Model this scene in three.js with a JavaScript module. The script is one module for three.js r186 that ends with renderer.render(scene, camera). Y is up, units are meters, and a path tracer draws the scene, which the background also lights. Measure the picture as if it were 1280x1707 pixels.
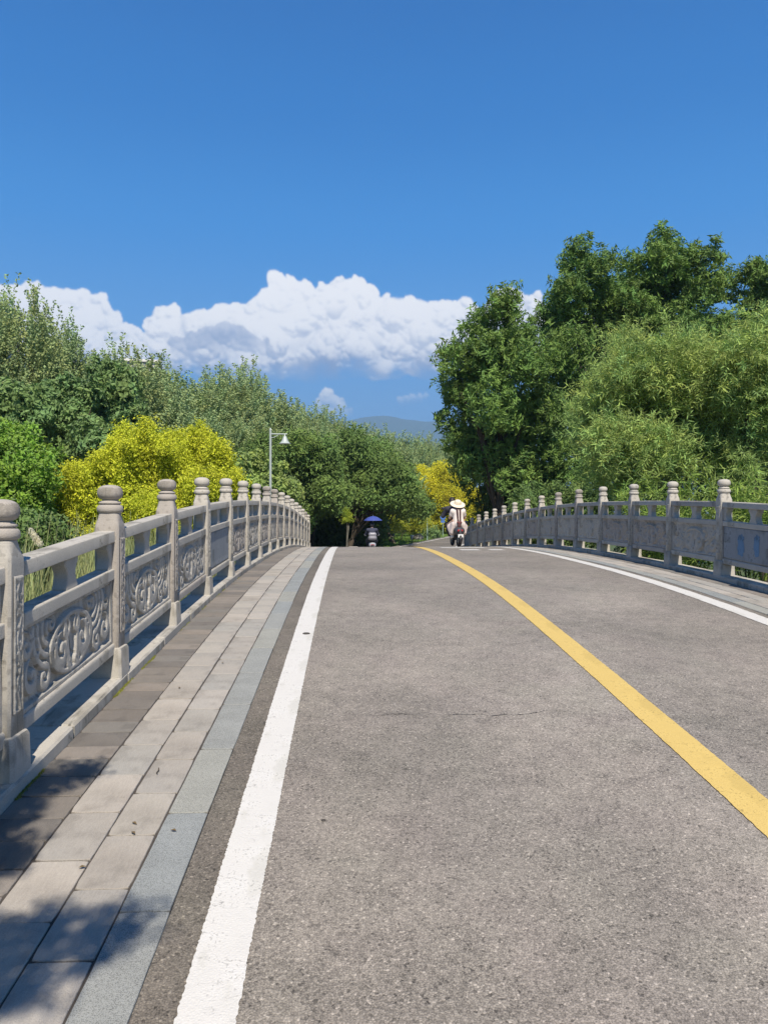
import * as THREE from 'three';
import { mergeGeometries, toCreasedNormals, mergeVertices } from 'three/addons/utils/BufferGeometryUtils.js';

// ---------------------------------------------------------------- camera, sky, sun, exposure
const scene = new THREE.Scene();
const EYE = 2.4, YAW = 0.0447, F = 1270;
const camera = new THREE.PerspectiveCamera(2 * Math.atan(853.5 / F) * 180 / Math.PI, 767 / 1024, 0.05, 12000);
camera.position.set(0, EYE, 0);
camera.rotation.y = -YAW;
const renderer = new THREE.WebGLRenderer({ antialias: true });
renderer.setSize(767, 1024);
renderer.toneMapping = THREE.LinearToneMapping;
renderer.toneMappingExposure = 1.5;
renderer.shadowMap.enabled = true;
renderer.shadowMap.type = THREE.PCFSoftShadowMap;

const SUN_AZ = 0.155, SUN_EL = 0.90;                       // behind the camera and a little to its right
const SUN = new THREE.Vector3(Math.sin(SUN_AZ) * Math.cos(SUN_EL), Math.sin(SUN_EL), Math.cos(SUN_AZ) * Math.cos(SUN_EL));
const sun = new THREE.DirectionalLight(new THREE.Color(1.0, 0.915, 0.79), 4.8);
sun.position.copy(SUN).multiplyScalar(120).add(new THREE.Vector3(2, 0, -30));
sun.target.position.set(2, 0, -30);
sun.castShadow = true;
sun.shadow.mapSize.set(4096, 4096);
Object.assign(sun.shadow.camera, { left: -70, right: 70, top: 70, bottom: -70, near: 1, far: 320 });
scene.add(sun, sun.target);
scene.background = makeSky();
scene.fog = new THREE.FogExp2(new THREE.Color(0.40, 0.67, 1.0), 0.00026);

// ---------------------------------------------------------------- small helpers
function mulberry(a) { return () => { a |= 0; a = a + 0x6D2B79F5 | 0; let t = Math.imul(a ^ a >>> 15, 1 | a); t = t + Math.imul(t ^ t >>> 7, 61 | t) ^ t; return ((t ^ t >>> 14) >>> 0) / 4294967296; }; }
function smooth(a, b, x) { const t = Math.min(1, Math.max(0, (x - a) / (b - a))); return t * t * (3 - 2 * t); }
function mix(a, b, t) { return a + (b - a) * t; }
function hash2(x, y, s) { let h = Math.imul(x, 374761393) ^ Math.imul(y, 668265263) ^ Math.imul(s, 2246822519); h = Math.imul(h ^ h >>> 13, 1274126177); h ^= h >>> 16; h = Math.imul(h, 2246822519); return ((h ^ h >>> 15) >>> 0) / 4294967296; }
function vnoise(x, y, p, s) {                            // value noise, repeating every p cells
  const xi = Math.floor(x), yi = Math.floor(y), fx = x - xi, fy = y - yi, m = (v) => ((v % p) + p) % p;
  const x0 = m(xi), x1 = m(xi + 1), y0 = m(yi), y1 = m(yi + 1), u = fx * fx * (3 - 2 * fx), v = fy * fy * (3 - 2 * fy);
  return mix(mix(hash2(x0, y0, s), hash2(x1, y0, s), u), mix(hash2(x0, y1, s), hash2(x1, y1, s), u), v);
}
function fbm(x, y, p, s, o = 4) { let a = 0, w = 0.5, t = 0; for (let i = 0; i < o; i++) { a += w * vnoise(x, y, p, s + i); t += w; x *= 2; y *= 2; p *= 2; w *= 0.5; } return a / t; }

function makeSky() {
  const W = 4096, H = 2048, data = new Float32Array(W * H * 4);
  const grad = (el) => {                                  // clear air, linear values
    const k = [[-0.2, .14, .30, .54], [0, .16, .345, .64], [0.12, .13, .36, .74], [0.22, .075, .325, .77], [0.35, .024, .25, .70], [0.48, .008, .175, .56], [0.6, .006, .137, .47], [0.8, .006, .112, .40], [1.6, .006, .085, .32]];
    let i = 0; while (i < k.length - 2 && el > k[i + 1][0]) i++;
    const t = smooth(0, 1, Math.min(1, Math.max(0, (el - k[i][0]) / (k[i + 1][0] - k[i][0])))) * 0.35 + 0.65 * Math.min(1, Math.max(0, (el - k[i][0]) / (k[i + 1][0] - k[i][0])));
    return [mix(k[i][1], k[i + 1][1], t), mix(k[i][2], k[i + 1][2], t), mix(k[i][3], k[i + 1][3], t)];
  };
  // cumulus: a depth buffer of round puffs on a plane one unit away
  const X0 = -0.75, X1 = 0.75, V0 = 0.05, V1 = 0.36, RES = 1150, GW = Math.round((X1 - X0) * RES), GH = Math.round((V1 - V0) * RES);
  const L = new THREE.Vector3(0.22, 0.72, 0.66).normalize();
  function layer(bigs, seed, opts) {
    const r = mulberry(seed), puffs = [];
    const spawn = (x, y, z, rad, lvl, tone) => {
      puffs.push([x, y, z, rad, tone]);
      if (lvl === 0) return;
      const n = lvl === 3 ? 12 : lvl === 2 ? 9 : 4;
      for (let i = 0; i < n; i++) {
        const a = r() * 6.283, c = r() * 1.25 - 0.15, q = Math.sqrt(Math.max(0, 1 - c * c));
        const rr = rad * (0.26 + 0.3 * r()), k = 0.86;
        spawn(x + Math.cos(a) * q * rad * k, y + Math.sin(a) * q * rad * k * (Math.sin(a) < 0 ? 0.7 : 1), z + c * rad * k, rr, lvl - 1, tone + (r() - 0.5) * 0.09);
      }
    };
    for (const b of bigs) spawn((b[0] - 640) / F, (853 - b[1]) / F, (b[3] ?? 0) / F, b[2] / F, opts.levels ?? 3, opts.tone ?? 0);
    const Z = new Float32Array(GW * GH).fill(-9), N = new Float32Array(GW * GH * 3), A = new Float32Array(GW * GH), T = new Float32Array(GW * GH);
    for (const [x, y, z, rad, tone] of puffs) {
      const gx0 = Math.max(0, Math.floor((x - rad - X0) * RES)), gx1 = Math.min(GW - 1, Math.ceil((x + rad - X0) * RES));
      const gy0 = Math.max(0, Math.floor((y - rad - V0) * RES)), gy1 = Math.min(GH - 1, Math.ceil((y + rad - V0) * RES));
      for (let gy = gy0; gy <= gy1; gy++) for (let gx = gx0; gx <= gx1; gx++) {
        const dx = (gx / RES + X0 - x) / rad, dy = (gy / RES + V0 - y) / rad, d = dx * dx + dy * dy;
        if (d >= 1) continue;
        const nz = Math.sqrt(1 - d), zz = z + nz * rad, i = gy * GW + gx;
        A[i] = Math.max(A[i], smooth(0, 0.75, nz));
        if (zz > Z[i]) { Z[i] = zz; N[i * 3] = dx; N[i * 3 + 1] = dy; N[i * 3 + 2] = nz; T[i] = tone; }
      }
    }
    const lam = new Float32Array(GW * GH), cov = new Float32Array(GW * GH), tmp = new Float32Array(GW * GH);
    for (let i = 0; i < GW * GH; i++) if (A[i] > 0) { cov[i] = 1; lam[i] = N[i * 3] * L.x + N[i * 3 + 1] * L.y + N[i * 3 + 2] * L.z + T[i] * 1.3; }
    const blur = (f, R) => { for (let p = 0; p < 1; p++) { for (let y = 0; y < GH; y++) for (let x = 0, o = y * GW; x < GW; x++) { let s = 0; for (let k = -R; k <= R; k++) s += f[o + Math.min(GW - 1, Math.max(0, x + k))]; tmp[o + x] = s / (2 * R + 1); } for (let y = 0; y < GH; y++) for (let x = 0; x < GW; x++) { let s = 0; for (let k = -R; k <= R; k++) s += tmp[Math.min(GH - 1, Math.max(0, y + k)) * GW + x]; f[y * GW + x] = s / (2 * R + 1); } } };
    blur(lam, 1); blur(cov, 1); blur(A, 1);
    return { A, lam, cov, opts };
  }
  function look(ly, x, v, wx, wv) {                       // colour and cover of a layer at (x, v)
    const gx = (x + wx - X0) * RES, gy = (v + wv - V0) * RES, ix = Math.floor(gx), iy = Math.floor(gy);
    if (ix < 0 || iy < 0 || ix >= GW - 1 || iy >= GH - 1) return null;
    const fx = gx - ix, fy = gy - iy, i = iy * GW + ix, bil = (f) => mix(mix(f[i], f[i + 1], fx), mix(f[i + GW], f[i + GW + 1], fx), fy), a = bil(ly.A);
    if (a < 0.002) return null;
    return [a, bil(ly.lam) / Math.max(0.05, bil(ly.cov)), 0];
  }
  const put = (c, a, rgb) => { c[0] = mix(c[0], rgb[0], a); c[1] = mix(c[1], rgb[1], a); c[2] = mix(c[2], rgb[2], a); };
  const WH = [1.08, 1.06, 1.06], SH = [0.46, 0.53, 0.70], DK = [0.27, 0.35, 0.56];
  const warp = (x, v, s) => [(fbm(x * 24 + 40, v * 24 + 40, 4096, s, 2) - 0.5) * 0.018 + (fbm(x * 100 + 40, v * 100 + 40, 8192, s + 4, 3) - 0.5) * 0.004, (fbm(x * 24 + 90, v * 24 + 10, 4096, s + 9, 2) - 0.5) * 0.016 + (fbm(x * 100 + 90, v * 100 + 10, 8192, s + 14, 3) - 0.5) * 0.004];
  function cloudAt(c, x, v, set) {
    const [wx, wv] = warp(x, v, set.seed);
    for (const ly of set.layers) {
      const q = look(ly, x, v, wx, wv); if (!q) continue;
      const o = ly.opts, n = fbm(x * 60 + 7, v * 60 + 3, 8192, set.seed + 3, 4), n2 = fbm(x * 14 + 3, v * 22 + 5, 8192, set.seed + 5, 3);
      const base = smooth(o.base - 0.012, o.base + 0.03, v + (n - 0.5) * 0.03 + (n2 - 0.5) * 0.03);
      const hgt = smooth(o.base, o.top, v);
      const lit = Math.min(1, Math.max(0, 0.14 + 0.62 * Math.max(0, q[1]) + 0.44 * hgt + q[2] * 0.8 + (n2 - 0.5) * 0.85 + (n - 0.5) * 0.14 - (o.dim ?? 0)));
      const t = smooth(0, 1, lit), s = smooth(0.0, 0.5, hgt * 0.9 + (n2 - 0.5) * 0.5 + 0.12);
      const sh = [mix(DK[0], SH[0], s), mix(DK[1], SH[1], s), mix(DK[2], SH[2], s)];
      put(c, smooth(0.14, 0.74, q[0] + (n - 0.5) * 0.55 * (1 - q[0])) * base * (o.cover ?? 1), [mix(sh[0], WH[0], t), mix(sh[1], WH[1], t), mix(sh[2], WH[2], t)]);
    }
  }
  const front = { seed: 11, layers: [
    layer([[8, 522, 34], [45, 510, 36], [80, 516, 35], [115, 524, 34], [150, 530, 33], [186, 556, 30], [216, 574, 27], [246, 588, 26], [60, 566, 46], [130, 578, 52], [-10, 570, 44], [190, 600, 40], [-60, 530, 44], [-130, 545, 50], [-190, 560, 44], [-120, 600, 46], [240, 612, 36]], 5, { base: 0.155, top: 0.30, tone: -0.02, cover: 0.96 }),
    layer([[282, 548, 32], [328, 546, 36], [370, 541, 38], [415, 546, 38], [446, 528, 36], [474, 498, 37, 10], [500, 520, 40], [545, 514, 44, 12], [580, 518, 42], [615, 530, 44], [660, 536, 44], [705, 545, 44, 10], [748, 551, 43], [790, 553, 42], [846, 532, 42], [890, 537, 40], [935, 556, 42], [985, 570, 40], [285, 592, 36], [340, 592, 42, 14], [405, 596, 42], [462, 580, 58, 10], [525, 580, 58], [592, 585, 52, 14], [652, 590, 48], [712, 592, 45], [765, 602, 40], [842, 600, 44], [910, 604, 42]], 29, { base: 0.172, top: 0.285 }),
    layer([[300, 575, 17, 60], [325, 568, 20, 60], [352, 562, 21, 60], [380, 560, 19, 60], [404, 562, 14, 60], [418, 574, 14, 60], [440, 578, 12, 60], [365, 578, 20, 60]], 37, { base: 0.205, top: 0.30, dim: 0.52, levels: 2, cover: 0.8 }),
    layer([[546, 660, 13], [534, 672, 11], [560, 672, 11], [520, 684, 13], [548, 686, 14], [482, 683, 15], [464, 688, 12], [500, 688, 12], [572, 690, 12]], 41, { base: 0.128, top: 0.19, levels: 2, cover: 0.85 }),
    layer([[672, 672, 6], [682, 669, 7], [694, 667, 8], [706, 666, 6], [716, 664, 5]], 47, { base: 0.135, top: 0.19, levels: 1, cover: 0.45 }),
  ] };
  const sets = [[YAW, front]], rr = mulberry(99);         // the same kind of clouds stand all round the horizon
  for (const [i, az] of [[1, 1.22], [2, 2.4], [3, 3.6], [4, 4.75]]) {
    const bigs = [];
    for (let k = 0; k < 3; k++) { const cx = 100 + rr() * 1000, n = 9 + rr() * 8; for (let j = 0; j < n; j++) { const t = j / n - 0.5; bigs.push([cx + t * 420, 610 - (1 - 3 * t * t) * (40 + rr() * 70), 28 + rr() * 24]); bigs.push([cx + t * 400, 620 - rr() * 30, 30 + rr() * 20]); } }
    sets.push([az, { seed: 100 + i * 10, layers: [layer(bigs, 200 + i, { base: 0.165, top: 0.29 })] }]);
  }
  for (let y = 0; y < H; y++) {
    const el = ((y + 0.5) / H - 0.5) * Math.PI, g = grad(el);
    for (let x = 0; x < W; x++) {
      const i = (y * W + x) * 4; let c = g;
      if (el > 0.03 && el < 0.36) {
        const a = ((x + 0.5) / W - 0.5) * 2 * Math.PI;     // atan2(z, x)
        c = [g[0], g[1], g[2]];
        for (const [az, set] of sets) {
          let b = a + Math.PI / 2 - az; b = Math.atan2(Math.sin(b), Math.cos(b));
          if (Math.abs(b) > 0.63) continue;
          const X = Math.tan(b), V = Math.tan(el) / Math.cos(b);
          if (V > V0 + 0.01 && V < V1 - 0.01) cloudAt(c, X, V, set);
        }
      }
      data[i] = c[0] * 0.715; data[i + 1] = c[1] * 0.715; data[i + 2] = c[2] * 0.715; data[i + 3] = 1;
    }
  }
  const t = new THREE.DataTexture(data, W, H, THREE.RGBAFormat, THREE.FloatType);
  t.mapping = THREE.EquirectangularReflectionMapping; t.magFilter = t.minFilter = THREE.LinearFilter; t.wrapS = THREE.RepeatWrapping; t.needsUpdate = true;
  return t;
}

const used = {};
function numbered(n) { const k = used[n] = (used[n] ?? -1) + 1; return k ? n + '_' + String(k).padStart(3, '0') : n; }
function tag(o, label, category, group, kind) { o.userData.label = label; if (category) o.userData.category = category; if (group) o.userData.group = group; if (kind) o.userData.kind = kind; return o; }
function shade(o) { o.traverse((m) => { if (m.isMesh) { m.castShadow = true; m.receiveShadow = true; } }); return o; }
function thing(name, label, category, pos = [0, 0, 0], turn = 0, group) {
  const o = new THREE.Group(); o.name = numbered(name); o.position.set(...pos); o.rotation.y = turn; scene.add(o); return tag(o, label, category, group);
}
function part(name, geo, mat, parent, pos, rot) { const m = new THREE.Mesh(geo, mat); m.name = name; if (pos) m.position.set(...pos); if (rot) m.rotation.set(...rot); m.castShadow = m.receiveShadow = true; parent.add(m); return m; }
function single(name, geo, mat, label, category, group, kind) { const m = part(numbered(name), geo, mat, scene); return tag(m, label, category, group, kind); }
function structure(name, geo, mat, label) { const m = part(numbered(name), geo, mat, scene); m.userData.kind = 'structure'; if (label) m.userData.label = label; return m; }
const V3 = (x, y, z) => new THREE.Vector3(x, y, z);
const CA = Math.cos(YAW), SA = Math.sin(YAW);
// world point that stands at a picture place (in the photograph's 1280 x 1707) at depth t
function at(px, py, t) { const X = (px - 640) / F * t, y = EYE + (853 - py) / F * t; return V3(X * CA + t * SA, y, -(t * CA - X * SA)); }

// profile of the bridge road: d = -z
const prof = (() => {
  const C = [[-30, 0], [0, 0], [5, .004], [8.5, .02], [10, .014], [13, -.012], [17, -.012], [20, -.005], [22.6, 0], [25.7, .036], [28.9, .12]];
  const raw = (d) => {
    if (d > 28.9) { const t = Math.min(1, (d - 28.9) / 15), y0 = 0.979, m0 = -0.08 * 15; return (2 * t ** 3 - 3 * t * t + 1) * y0 + (t ** 3 - 2 * t * t + t) * m0; }
    if (d < -3) { const t = Math.min(1, (-3 - d) / 7), y0 = 0.453, m0 = -0.1276 * 7; return (2 * t ** 3 - 3 * t * t + 1) * y0 + (t ** 3 - 2 * t * t + t) * m0; }
    let i = 0; while (i < C.length - 2 && d > C[i + 1][0]) i++;
    return EYE - 0.8164 - 0.0036 * (d - 14.7222) ** 2 + mix(C[i][1], C[i + 1][1], (d - C[i][0]) / (C[i + 1][0] - C[i][0]));
  };
  return (d) => { let s = 0; for (let i = -3; i <= 3; i++) s += raw(d + i * 0.3); return s / 7; };
})();
const slope = (d) => (prof(d + 0.1) - prof(d - 0.1)) / 0.2;
const roadMid = (d) => 1.72 + (d < 33 ? 0 : d < 50 ? 0.0095 * (d - 33) ** 2 : 0.0095 * 289 + 0.3 * (d - 50) + (d > 110 ? -0.0 : 0));
const U_L = -1.59, U_R = 4.90, BAY = 1.5865, D_L = 3.544, D_R = 9.7985;

function boxUV(g, s = 1, ox = 0, oy = 0) {
  g = g.index ? g.toNonIndexed() : g; const p = g.attributes.position, n = g.attributes.normal, uv = new Float32Array(p.count * 2);
  for (let i = 0; i < p.count; i += 3) {
    let nx = 0, ny = 0, nz = 0; for (let k = 0; k < 3; k++) { nx += Math.abs(n.getX(i + k)); ny += Math.abs(n.getY(i + k)); nz += Math.abs(n.getZ(i + k)); }
    for (let k = 0; k < 3; k++) { const x = p.getX(i + k), y = p.getY(i + k), z = p.getZ(i + k), [a, b] = ny >= nx && ny >= nz ? [x, z] : nx >= nz ? [z, y] : [x, y]; uv[(i + k) * 2] = a * s + ox; uv[(i + k) * 2 + 1] = b * s + oy; }
  }
  g.setAttribute('uv', new THREE.BufferAttribute(uv, 2)); return g;
}
function chamferBox(w, h, l, c) {                         // 44 triangles
  const P = [], q = (a, b, cc, d) => P.push(a, b, cc, a, cc, d), X = w / 2, Y = h / 2, Z = l / 2, v = (sx, sy, sz, ax) => V3(sx * (X - (ax === 0 ? 0 : c)), sy * (Y - (ax === 1 ? 0 : c)), sz * (Z - (ax === 2 ? 0 : c)));
  for (const s of [-1, 1]) {
    q(v(s, -1, -1, 0), v(s, 1, -1, 0), v(s, 1, 1, 0), v(s, -1, 1, 0)); q(v(-1, s, -1, 1), v(1, s, -1, 1), v(1, s, 1, 1), v(-1, s, 1, 1)); q(v(-1, -1, s, 2), v(1, -1, s, 2), v(1, 1, s, 2), v(-1, 1, s, 2));
    for (const t of [-1, 1]) {
      q(v(s, t, -1, 0), v(s, t, 1, 0), v(s, t, 1, 1), v(s, t, -1, 1)); q(v(s, -1, t, 0), v(s, 1, t, 0), v(s, 1, t, 2), v(s, -1, t, 2)); q(v(-1, s, t, 1), v(1, s, t, 1), v(1, s, t, 2), v(-1, s, t, 2));
      for (const r of [-1, 1]) P.push(v(s, t, r, 0), v(s, t, r, 1), v(s, t, r, 2));
    }
  }
  const f = new Float32Array(P.length * 3);
  for (let i = 0; i < P.length; i += 3) {
    let [a, b, d] = [P[i], P[i + 1], P[i + 2]]; const m = a.clone().add(b).add(d), n = b.clone().sub(a).cross(d.clone().sub(a));
    if (n.dot(m) < 0) [b, d] = [d, b];
    [a, b, d].forEach((e, k) => e.toArray(f, (i + k) * 3));
  }
  const g = new THREE.BufferGeometry(); g.setAttribute('position', new THREE.BufferAttribute(f, 3)); g.computeVertexNormals(); return g;
}
// rings of points joined into a skin: rings = [[Vector3...], ...]
function loft(rings, closed = true, caps = true) {
  const n = rings[0].length, pos = [], idx = [], uv = []; let len = 0;
  rings.forEach((r, j) => { if (j) len += r[0].distanceTo(rings[j - 1][0]); let w = 0; r.forEach((p, i) => { if (i) w += p.distanceTo(r[i - 1]); pos.push(p.x, p.y, p.z); uv.push(w, len); }); });
  const m = closed ? n : n - 1;
  for (let j = 0; j < rings.length - 1; j++) for (let i = 0; i < m; i++) { const a = j * n + i, b = j * n + (i + 1) % n, c = a + n, d = b + n; idx.push(a, b, d, a, d, c); }
  if (caps && closed) for (const [j, f] of [[0, 1], [rings.length - 1, 0]]) { const c = rings[j].reduce((s, p) => s.add(p), V3(0, 0, 0)).multiplyScalar(1 / n), k = pos.length / 3; pos.push(c.x, c.y, c.z); uv.push(0, 0); for (let i = 0; i < n; i++) { const a = j * n + i, b = j * n + (i + 1) % n; f ? idx.push(k, b, a) : idx.push(k, a, b); } }
  const g = new THREE.BufferGeometry(); g.setAttribute('position', new THREE.Float32BufferAttribute(pos, 3)); g.setAttribute('uv', new THREE.Float32BufferAttribute(uv, 2)); g.setIndex(idx); g.computeVertexNormals(); return g;
}
function tube(pts, rads, sides = 8) {                      // tapered limb
  const P = pts.map((p) => p.isVector3 ? p : V3(...p)), rings = [];
  P.forEach((p, j) => {
    const t = (P[Math.min(j + 1, P.length - 1)].clone().sub(P[Math.max(j - 1, 0)])).normalize(), ref = Math.abs(t.y) > 0.9 ? V3(1, 0, 0) : V3(0, 1, 0), a = ref.clone().cross(t).normalize(), b = t.clone().cross(a), r = [];
    for (let i = 0; i < sides; i++) { const f = i / sides * 2 * Math.PI; r.push(p.clone().addScaledVector(a, Math.cos(f) * rads[j]).addScaledVector(b, Math.sin(f) * rads[j])); }
    rings.push(r);
  });
  return loft(rings);
}
function merge(list) { return mergeGeometries(list.map((g) => { const c = g.index ? g.toNonIndexed() : g.clone(); for (const k of Object.keys(c.attributes)) if (!['position', 'normal', 'uv'].includes(k)) c.deleteAttribute(k); if (!c.attributes.uv) c.setAttribute('uv', new THREE.Float32BufferAttribute(new Float32Array(c.attributes.position.count * 2), 2)); return c; })); }

// ---------------------------------------------------------------- textures of what surfaces are made of
function texture(n, fn, srgb = true) {
  const d = new Uint8Array(n * n * 4); let o = 0;
  for (let y = 0; y < n; y++) for (let x = 0; x < n; x++) { const c = fn(x / n, y / n, x, y); for (let k = 0; k < 3; k++) { const v = Math.min(1, Math.max(0, c[k])); d[o++] = 255 * (srgb ? (v <= 0.0031308 ? v * 12.92 : 1.055 * v ** (1 / 2.4) - 0.055) : v); } d[o++] = 255; }
  const t = new THREE.DataTexture(d, n, n); t.wrapS = t.wrapT = THREE.RepeatWrapping; t.magFilter = THREE.LinearFilter; t.minFilter = THREE.LinearMipmapLinearFilter; t.generateMipmaps = true; if (srgb) t.colorSpace = THREE.SRGBColorSpace; t.needsUpdate = true; return t;
}
function cells(x, y, p, s) {                               // nearest grain: [distance, second distance, its random number]
  const xi = Math.floor(x), yi = Math.floor(y); let a = 9, b = 9, id = 0;
  for (let j = -1; j <= 1; j++) for (let i = -1; i <= 1; i++) { const cx = ((xi + i) % p + p) % p, cy = ((yi + j) % p + p) % p, dx = xi + i + hash2(cx, cy, s) - x, dy = yi + j + hash2(cx, cy, s + 1) - y, d = dx * dx + dy * dy; if (d < a) { b = a; a = d; id = hash2(cx, cy, s + 2); } else if (d < b) b = d; }
  return [Math.sqrt(a), Math.sqrt(b), id];
}
const asphaltGrain = new Float32Array(2048 * 2048);
const asphaltMap = texture(2048, (u, v, x, y) => {
  const a = cells(u * 290, v * 290, 290, 3), b = cells(u * 620 + 0.3, v * 620, 620, 5), f = hash2(x, y, 8), big = fbm(u * 5, v * 5, 5, 21, 4), mid = fbm(u * 34, v * 34, 34, 31, 3), stone = smooth(0.0, 0.3, a[1] - a[0]), rare = a[2] > 0.975 ? 0.12 : a[2] < 0.04 ? -0.06 : 0;
  const c = 0.83 * ((0.24 + 0.155 * (a[2] - 0.5) + rare) * (0.55 + 0.45 * stone) + 0.13 * (b[2] - 0.5) + 0.07 * (f - 0.5) + 0.10 * (big - 0.5) + 0.09 * (mid - 0.5) + 0.05);
  asphaltGrain[y * 2048 + x] = 0.55 * stone * (0.4 + 0.6 * a[2]) + 0.3 * b[2] + 0.15 * f;
  const tint = fbm(u * 9 + 3, v * 9, 9, 55, 3) - 0.5; return [c * (1.13 + 0.03 * tint), c * (1.0 - 0.01 * tint), c * (0.845 + 0.02 * tint)];
});
const asphaltBump = texture(1024, (u, v, x, y) => { const i = y * 2 * 2048 + x * 2, g = (asphaltGrain[i] + asphaltGrain[i + 1] + asphaltGrain[i + 2048] + asphaltGrain[i + 2049]) / 4; return [g, g, g]; }, false);
const stoneMap = texture(1024, (u, v) => {
  const f = vnoise(u * 420, v * 420, 420, 71), g = vnoise(u * 900, v * 900, 900, 72), b = fbm(u * 5, v * 5, 5, 73, 5), w = fbm(u * 34, v * 4, 4, 74, 4), st = smooth(0.52, 0.70, fbm(u * 7 + 2, v * 4, 7, 77, 5)), sp = smooth(0.70, 0.82, vnoise(u * 60, v * 60, 60, 79)) * smooth(0.48, 0.6, b), run = smooth(0.56, 0.74, w) * smooth(0.42, 0.6, fbm(u * 4, v * 4, 4, 78, 3)), c = 0.92 + 0.2 * (f - 0.5) + 0.14 * (g - 0.5) + 0.34 * (b - 0.5) - 0.3 * st - 0.26 * sp - 0.26 * run;
  return [c, c * (0.995 - 0.005 * st), c * (0.985 - 0.04 * st)];
});
const grainBump = texture(512, (u, v) => { const c = 0.5 * vnoise(u * 240, v * 240, 240, 81) + 0.3 * vnoise(u * 90, v * 90, 90, 82) + 0.2 * fbm(u * 12, v * 12, 12, 83, 3); return [c, c, c]; }, false);
const slabMap = texture(1024, (u, v) => {
  const f = vnoise(u * 500, v * 500, 500, 91), str = vnoise(u * 260, v * 40, 40, 94), b = fbm(u * 6, v * 6, 6, 93, 5), st = smooth(0.58, 0.75, fbm(u * 8, v * 8, 8, 97, 5)), c = 0.88 + 0.16 * (f - 0.5) + 0.10 * (str - 0.5) + 0.28 * (b - 0.5) - 0.16 * st, h = fbm(u * 4, v * 4, 4, 99, 3) - 0.5;
  return [c * (1 + 0.06 * h), c, c * (1 - 0.07 * h)];
});
const graniteMap = texture(1024, (u, v) => {
  const a = cells(u * 210, v * 210, 210, 101), f = vnoise(u * 700, v * 700, 700, 104), b = fbm(u * 5, v * 5, 5, 105, 4), dark = a[2] < 0.3 ? -0.5 : a[2] > 0.75 ? 0.16 : 0, c = 0.86 + dark * (1 - smooth(0.2, 0.6, a[0])) + 0.3 * (f - 0.5) + 0.24 * (b - 0.5);
  return [c * 0.985, c, c * 0.99];
});
const paintMap = texture(1024, (u, v) => {
  const b = fbm(u * 8, v * 8, 8, 111, 5), f = vnoise(u * 300, v * 300, 300, 113), cr = smooth(0.014, 0.0, Math.abs(fbm(u * 7, v * 24, 7, 117, 4) - 0.5)) * smooth(0.46, 0.6, fbm(u * 6, v * 6, 6, 119, 3)), pit = smooth(0.74, 0.86, vnoise(u * 170, v * 170, 170, 121)) * smooth(0.44, 0.62, b), scuff = smooth(0.55, 0.72, fbm(u * 11, v * 5, 5, 123, 5)), c = 0.97 + 0.07 * (f - 0.5) + 0.14 * (b - 0.5) - 0.34 * cr - 0.3 * pit - 0.09 * scuff;
  return [c, c * 0.993, c * (0.975 - 0.02 * scuff)];
});
const soilMap = texture(512, (u, v) => { const b = fbm(u * 10, v * 10, 10, 131, 5), f = vnoise(u * 256, v * 256, 256, 133), c = 0.75 + 0.5 * (b - 0.5) + 0.3 * (f - 0.5); return [c, c, c]; });
const barkMap = texture(512, (u, v) => { const b = fbm(u * 30, v * 6, 6, 141, 4), c = 0.55 + 0.8 * (b - 0.4); return [c, c * 0.98, c * 0.95]; });

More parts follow.
